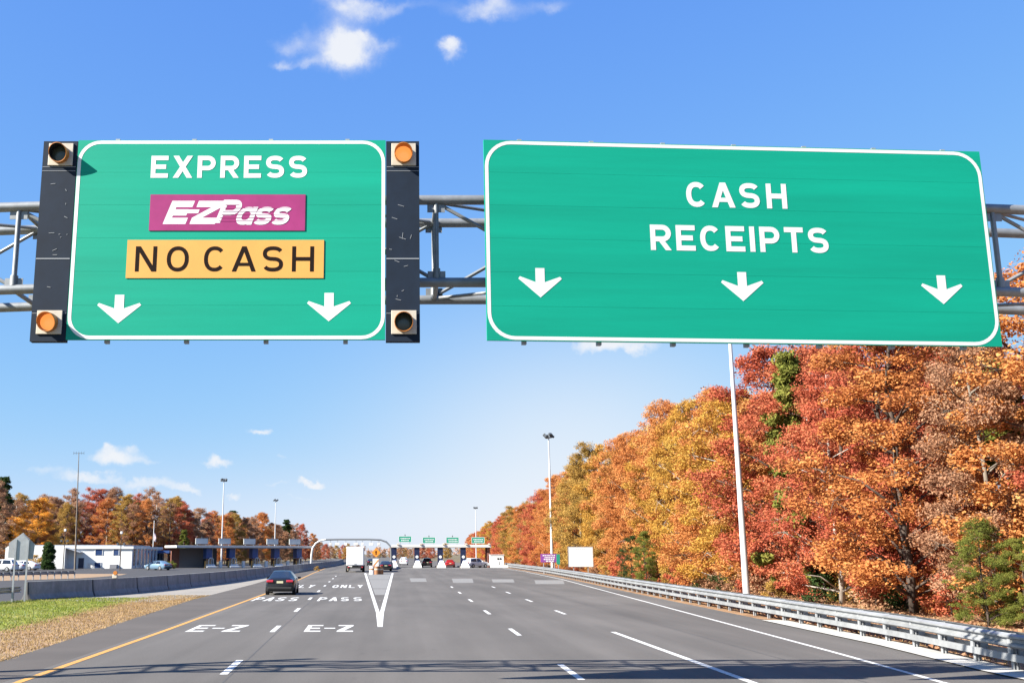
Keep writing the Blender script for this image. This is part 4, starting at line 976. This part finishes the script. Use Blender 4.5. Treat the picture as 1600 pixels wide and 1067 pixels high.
def crown_protos(seed, H, Rr, base, nl, per_lobe, per_cl, size, pine=False):
    rs = np.random.RandomState(seed); rr = random.Random(seed)
    wood = MB(); path = [(0, 0, -.1)]; x = y = 0
    for k in range(1, 8):
        x += rr.uniform(-.2, .2); y += rr.uniform(-.2, .2); path.append((x, y, H * .93 * k / 7))
    wood.path(path, [.135 * (1 - .12 * k) * H / 15 + .012 for k in range(8)], 8)
    def trunk_at(z):
        f = max(0, min(6.999, z / (H * .93) * 7)); i = int(f); a, b = Vector(path[i]), Vector(path[i + 1]); return a.lerp(b, f - i)
    cen, rad = [], []
    for k in range(nl):
        hz = base + (1 - base) * ((k + rs.rand()) / nl) ** 1.12
        if pine: pr_ = (1.05 - hz) ** .75 * 1.0
        else: pr_ = np.interp(hz, [.06, .2, .45, .7, .88, 1], [.85, 1, 1, .85, .55, .2])
        a = k * 2.4 + rs.uniform(-.6, .6); d = Rr * pr_ * rs.uniform(.35, .82)
        L = Vector((d * math.cos(a), d * math.sin(a), H * hz * .95)); lr = Rr * (.2 if pine else .29) * rs.uniform(.7, 1.3) * (.8 if hz > .85 else 1)
        tz = max(.8, L.z - d * (.15 if pine else .75)); T = trunk_at(tz); mid = T.lerp(L, .5) + Vector((rr.uniform(-.25, .25), rr.uniform(-.25, .25), rr.uniform(-.1, .35)))
        L2 = L + (T - trunk_at(tz)); w = .034 * H / 15 * rr.uniform(.8, 1.5)
        wood.path([T, mid, L2], [w * 1.5, w, w * .4], 5)
        for q in range(per_lobe):
            v = rs.normal(size=3); v /= np.linalg.norm(v)
            c = np.array(L) + v * lr * rs.uniform(.55, 1.0) * np.array([1, 1, .62]); cen.append(c); rad.append(rs.uniform(.28, .55) * (1 if not pine else .8))
            if q % 3 == 0: wood.path([L2, Vector(c)], [w * .45, .008], 4)
    V = leaves(rs, np.array(cen), np.array(rad), per_cl, size, narrow=.3 if pine else .55)
    me = leaf_mesh('crown', V); wm = wood.mesh('trunk'); wm.materials.append(None)
    wm.polygons.foreach_set('use_smooth', [True] * len(wm.polygons))
    return me, wm
DEC = [crown_protos(10 + i, 15, 3.3 + .25 * (i % 3), [.07, .1, .06, .12, .08, .06][i], [42, 36, 44, 34, 40, 46][i], 18, 74, .062) for i in range(6)]
THIN = [crown_protos(40 + i, 15, 2.9, .22, 26, 13, 44, .065) for i in range(2)]
PIN = [crown_protos(60 + i, 15, 2.9, .07, 34, 20, 40, .17, True) for i in range(2)]
EVG = crown_protos(90, 4.4, 1.15, .06, 26, 18, 50, .1)
PINT = crown_protos(70, 15, 2.6, .6, 22, 20, 40, .17, True)
SHR = [crown_protos(80 + i, 2.4, 1.5, .1, 9, 9, 22, .085) for i in range(3)]
def set_mat(o, m): o.material_slots[0].link = 'OBJECT'; o.material_slots[0].material = m
def tree(name, label, cat, proto, colr, bark, loc, scale, rz, group):
    t = thing(name, label, cat, loc, rz, group); t.scale = scale
    c = bpy.data.objects.new('crown' if cat == 'tree' else 'foliage', proto[0]); COL.objects.link(c); c.parent = t; set_mat(c, LEAF[colr])
    w = bpy.data.objects.new('trunk' if cat == 'tree' else 'stem', proto[1]); COL.objects.link(w); w.parent = t; set_mat(w, bark)
    return t
def px_of(x, y): return PPX + x / (y / 1640.0)
def where(px):
    for a, b, s in ((0, 735, 'beyond the right end of the toll canopy'), (735, 800, 'behind the white kiosk'), (800, 842, 'between the white kiosk and the purple sign'), (842, 884, 'behind the purple sign and its light pole'),
                    (884, 935, 'behind the blank white board'), (935, 1010, 'just right of the blank white board'), (1010, 1085, 'between white board and near light pole'), (1085, 1140, 'just left of the near light pole'),
                    (1140, 1200, 'behind the near light pole'), (1200, 1290, 'just right of the near light pole'), (1290, 1390, 'under the right half of the CASH RECEIPTS sign'), (1390, 1490, 'under the rightmost arrow of the CASH RECEIPTS sign'),
                    (1490, 1570, 'under the right corner of the CASH RECEIPTS sign'), (1570, 9999, 'at the right edge of the photo')):
        if a <= px < b: return s
HP = [(30, 13.2), (46, 13.8), (56, 15), (66, 15.2), (80, 15.6), (110, 16.4), (140, 15.6), (165, 14.8), (230, 14.8), (330, 14.6), (600, 13)]
edge = lambda y: 23.1 + max(0, y - 90) * .036
tr = random.Random(5)
def pick(y, row):
    u = tr.random()
    if y < 46: tab = [('burnt orange', .5), ('rust red', .8), ('golden yellow', .88), ('dull brown', 1)]
    elif y < 60: tab = [('rust red', .6), ('burnt orange', .92), ('golden yellow', 1)]
    elif y < 72: tab = [('rust red', .3), ('burnt orange', .8), ('ochre and olive', 1)]
    elif y < 130: tab = [('golden yellow', .36), ('ochre and olive', .62), ('burnt orange', .9), ('rust red', 1)]
    else: tab = [('ochre and olive', .3), ('burnt orange', .6), ('golden yellow', .74), ('rust red', 1)]
    for c, k in tab:
        if u <= k: return c
PXY = []
PINES = [(1250, 60.5, 0, 14.8, 'fresh green', 'tall green pine beside the near light pole, its top under the sign'),
         (1532, 37.5, 0, 3.9, 'fresh green', 'small green pine at the wood edge below the right sign corner'),
         (1590, 36.6, 0, 3.2, 'fresh green', 'bushy yellow-green pine sapling near the right edge of the photo'),
         (1592, 43, 0, 10.9, 'fresh green', 'green pine top beside the right sign corner at the photo edge'), (985, 97, 0, 4.4, 'dark green', 'dark evergreen shrub tree at the wood edge right of the white board'), (1008, 90, 0, 4.6, 'fresh green', 'light green young evergreen at the wood edge right of the white board')]
for (px, y, x, H, c, lab) in PINES:
    l, f, v = ray(px, 860); x = l * y / f
    PXY.append((x, y, 1.3 if H < 6 else 1.5)); s = H / 15; wf = s if H > 9 else s * 1.25
    tree('pine_tree', lab, 'tree', PINT if H < 11.5 and H > 9 else PIN[int(px) % 2] if H > 9 else DEC[int(px) % 6], c, BARKD, (x, y, -.03), (wf, wf, s), px, 'green pines of the right wood')
labels_used = {}
ROW = ['front-row', 'second-row', 'rear']
for row, (dx, gap) in enumerate(((0, 4.3), (4.6, 4.6), (9.5, 5.4))):
    y = 33 + row * 1.7
    while y < (600, 420, 230)[row]:
        x = edge(y) + dx + tr.uniform(-.9, 2.2); H = interp(HP, y) * tr.uniform(.84, 1.08) + row * .35
        colr = pick(y, row); k = tr.randrange(6); pro = DEC[k]; nm = 'autumn_tree'
        if row and tr.random() < .16 or (row == 0 and y > 150 and tr.random() < .08): pro = THIN[k % 2]
        if row == 0 and 84 < y < 122: x = max(x, edge(y) + 1.5)
        px = px_of(x, y); s = H / 15
        if row < 2 and any(math.hypot(x - a, y - b) < c for a, b, c in PXY): y += 1.3; continue
        lab = f'{colr} {ROW[row]} tree {where(px)}'
        wdt = s * tr.uniform(1.0, 1.42) * (.85 if row == 0 and 84 < y < 122 else 1)
        tree(nm, lab, 'tree', pro, colr, [BARKG, BARKD, BARKG, BARKD, BARKL][tr.randrange(5)], (x, y + tr.uniform(-1, 1), -.03), (wdt, wdt, s), tr.uniform(0, 6.28), 'autumn trees of the right wood')
        y += gap * (1 if y < 120 else 1.25 if y < 250 else 2.0) * tr.uniform(.82, 1.18)
# undergrowth along the right wood
for i in range(52):
    y = 34 + (i / 64) ** 1.5 * 175 + tr.uniform(-.8, .8); x = edge(y) - tr.uniform(.1, 1.3) + (1.2 if y < 60 else 0); c = ['dull brown', 'rust red', 'burnt orange', 'ochre and olive', 'dull brown', 'burnt orange', 'rust red', 'dark green'][tr.randrange(8)]
    s = tr.uniform(.45, 1.05); tree('shrub', f'{c} shrub {where(px_of(x, y))}', 'shrub', SHR[i % 3], c, BARKD, (x, y, -.03), (s * 1.1, s * 1.1, s * tr.uniform(.7, 1.1)), tr.uniform(0, 6), 'undergrowth shrubs of the right wood')
# left woods: (photo x, crown top y, distance, colour, kind)
def left_tree(px, top, Y, c, kind, lab, wf=1.0, grp='autumn trees of the left wood'):
    a = AT(px, top, Y); s = a.z / 15 / .98; pro = {'d': DEC, 't': THIN, 'p': PIN}[kind][int(px * 7) % (6 if kind == 'd' else 2)]
    return tree('pine_tree' if kind == 'p' else 'autumn_tree', lab, 'tree', pro, c, [BARKG, BARKL, BARKD][int(px) % 3], (a.x, Y, -.03), (s * wf, s * wf, s), px * 1.3, grp)
left_tree(62, 776, 205, 'bright orange', 'd', 'bright orange maple beside the left wing of the white office', 1.45)
left_tree(22, 805, 200, 'bright orange', 'd', 'lower orange maple at the far left behind the parked cars', 1.5)
left_tree(-8, 748, 196, 'dull brown', 'd', 'dark brown tree cut by the left edge of the photo', 1.3)
left_tree(8, 742, 202, 'dark green', 'p', 'dark green pine top at the left edge of the photo', 1.2)
def lwhere(px):
    for a, b, s in ((-999, 95, 'behind the orange maples'), (95, 150, 'behind the antenna mast'), (150, 215, 'behind the middle of the white office'), (215, 262, 'behind the flagpole'), (262, 320, 'behind the left end of the opposite canopy'),
                    (320, 375, 'behind the taller floodlight pole'), (375, 445, 'behind the smaller floodlight pole'), (445, 490, 'behind the right end of the opposite canopy'), (490, 999, 'seen through the express arch')):
        if a <= px < b: return s
SIL = [(-60, 755), (0, 770), (60, 778), (110, 764), (160, 768), (200, 768), (245, 764), (285, 778), (310, 795), (340, 797), (370, 800), (400, 805), (440, 810), (480, 826), (505, 838)]
def sil(px): return interp(SIL, px)
lt = random.Random(8)
for row, Y0 in enumerate((226, 236, 250)):
    px = -70 + row * 9
    while px < 505:
        Y = Y0 + lt.uniform(-4, 4) + (max(0, px - 300) * .9)
        c = lt.choice(['dull brown', 'dull brown', 'rust red', 'burnt orange', 'dull brown', 'ochre and olive', 'dull brown'])
        left_tree(px, sil(px) + lt.uniform(-8, 16) + (7 if row == 0 else 0), Y, c, 't' if lt.random() < .3 else 'd', f'{c} {("front-row", "second-row", "rear")[row]} tree of left wood {lwhere(px)}', lt.uniform(1.0, 1.35))
        px += lt.uniform(17, 25) * (1 if px < 300 else .75)
for px, top, Y, c, lab in ((288, 826, 205, 'fresh green', 'green conifer left of the opposite toll canopy'), (364, 796, 300, 'dark green', 'dark green pine showing over the left wood by the taller floodlight pole'), (448, 810, 370, 'dark green', 'dark green pine over the left wood right of the smaller floodlight pole')):
    left_tree(px, top, Y, c, 'p', lab, 1.5, 'green pines of the left wood')
a = AT(76, 849, 172); tree('evergreen_tree', 'rounded dark green evergreen before the left wing of the white office', 'tree', EVG, 'dark green', BARKD, (a.x, 172, -.1), (1, 1, 1), 1, 'office evergreens')
a = AT(265, 880, 190)
for i, (px, top, Y, c, lab) in enumerate(((268, 876, 184, 'fresh green', 'green shrub at the corner of the office entrance'), (495, 885, 160, 'ochre and olive', 'olive weeds growing along the foot of the median barrier'), (58, 866, 174, 'ochre and olive', 'olive shrub beside the rounded evergreen'))):
    q_ = AT(px, top, Y); s = max(.3, q_.z / 2.4); tree('shrub', lab, 'shrub', SHR[i], c, BARKD, (q_.x, Y, 0), (s * 1.2, s * 1.2, s), i, 'left side shrubs')
# trees down the road, past the tolls
for i in range(26):
    px = 492 + i * 8.4 + lt.uniform(-3, 3)
    if px < 560: top, Y, c = 848 + lt.uniform(-4, 5), lt.uniform(420, 520), lt.choice(['dull brown', 'ochre and olive', 'dull brown', 'rust red'])
    elif px < 625: top, Y, c = 859 + lt.uniform(-2, 2), lt.uniform(650, 760), lt.choice(['dull brown', 'ochre and olive'])
    else: top, Y, c = 853 + lt.uniform(-5, 5), lt.uniform(520, 640), lt.choice(['dull brown', 'ochre and olive', 'rust red'])
    left_tree(px, top, Y, c, 'd', f'{c} tree far down the road ' + ('left of the box truck' if px < 540 else 'behind the box truck' if px < 570 else 'behind the warning sign' if px < 612 else 'seen through the cash lanes'), 1.6, 'distant trees past the tolls')
rs = np.random.RandomState(3)
c_ = np.stack([rs.uniform(-320, 160, 420), rs.uniform(1250, 1400, 420), rs.uniform(2, 9.5, 420)], 1)
me = leaf_mesh('distant_wood', leaves(rs, c_, rs.uniform(3, 5, 420), 26, 1.0)); o = bpy.data.objects.new('distant_wood', me); COL.objects.link(o); set_mat(o, LEAF['dull brown']); tag(o, 'low brown wood on the far horizon', 'wood', kind='stuff')

# ------------------------------------------------------------------ grass and fallen leaves
def blades(name, label, pts, h, w, mat, seed):
    rs = np.random.RandomState(seed); n = len(pts); a = rs.uniform(0, 6.28, n); hh = h * rs.uniform(.5, 1.4, n); ln = rs.normal(size=(n, 2)) * .35 * hh[:, None]
    dx = np.stack([np.cos(a), np.sin(a), np.zeros(n)], 1) * w; base = np.column_stack([pts, np.full(n, -.01)]); tip = base + np.column_stack([ln, hh])
    V = np.stack([base - dx, base + dx, tip + dx * .2, tip - dx * .2], 1).reshape(-1, 3)
    o = bpy.data.objects.new(name, leaf_mesh(name, V)); COL.objects.link(o); set_mat(o, mat); return tag(o, label, 'grass', kind='stuff')
GB = leafmat('grass_blade', [(.1, .14, .02), (.18, .225, .035), (.26, .28, .06), (.36, .31, .11)], .3)
DB = leafmat('dry_blade', [(.22, .14, .07), (.33, .22, .105), (.42, .29, .14), (.34, .28, .11)], .3)
rs = np.random.RandomState(9)
def scatter(n, y0, y1, fx0, fx1):
    y = y0 + (y1 - y0) * rs.random(n); a = np.array([fx0(v) for v in y]); b = np.array([fx1(v) for v in y]); return np.column_stack([a + (b - a) * rs.random(n), y])
blades('verge_grass', 'short green grass of the left verge', scatter(34000, 24, 62, lambda v: -21.5 + max(0, v - 55) * .3, lambda v: interp(SHO, v) - 3.0 + rs.normal() * .35), .06, .016, GB, 1)
blades('dry_verge_grass', 'dry straw coloured grass edging the left shoulder', scatter(24000, 22, 66, lambda v: interp(SHO, v) - 3.4 + rs.normal() * .4, lambda v: interp(SHO, v) + abs(rs.normal()) * .08), .045, .014, DB, 2)
blades('wood_edge_grass', 'dry brown grass between the guardrail and the right wood', scatter(22000, 24, 120, lambda v: interp(RAIL, v) + .15, lambda v: edge(v) + 1.5), .065, .02, DB, 4)
pts = scatter(20000, 26, 120, lambda v: interp(RAIL, v) + .3, lambda v: edge(v) + 6)
c3 = np.column_stack([pts, np.full(len(pts), .02)]); o = bpy.data.objects.new('fallen_leaves', leaf_mesh('fallen_leaves', leaves(rs, c3, np.full(len(pts), .04), 1, .1, up=1.5))); COL.objects.link(o); set_mat(o, LEAF['dull brown']); tag(o, 'fallen brown leaves littering the ground under the right wood', 'leaves', kind='stuff')
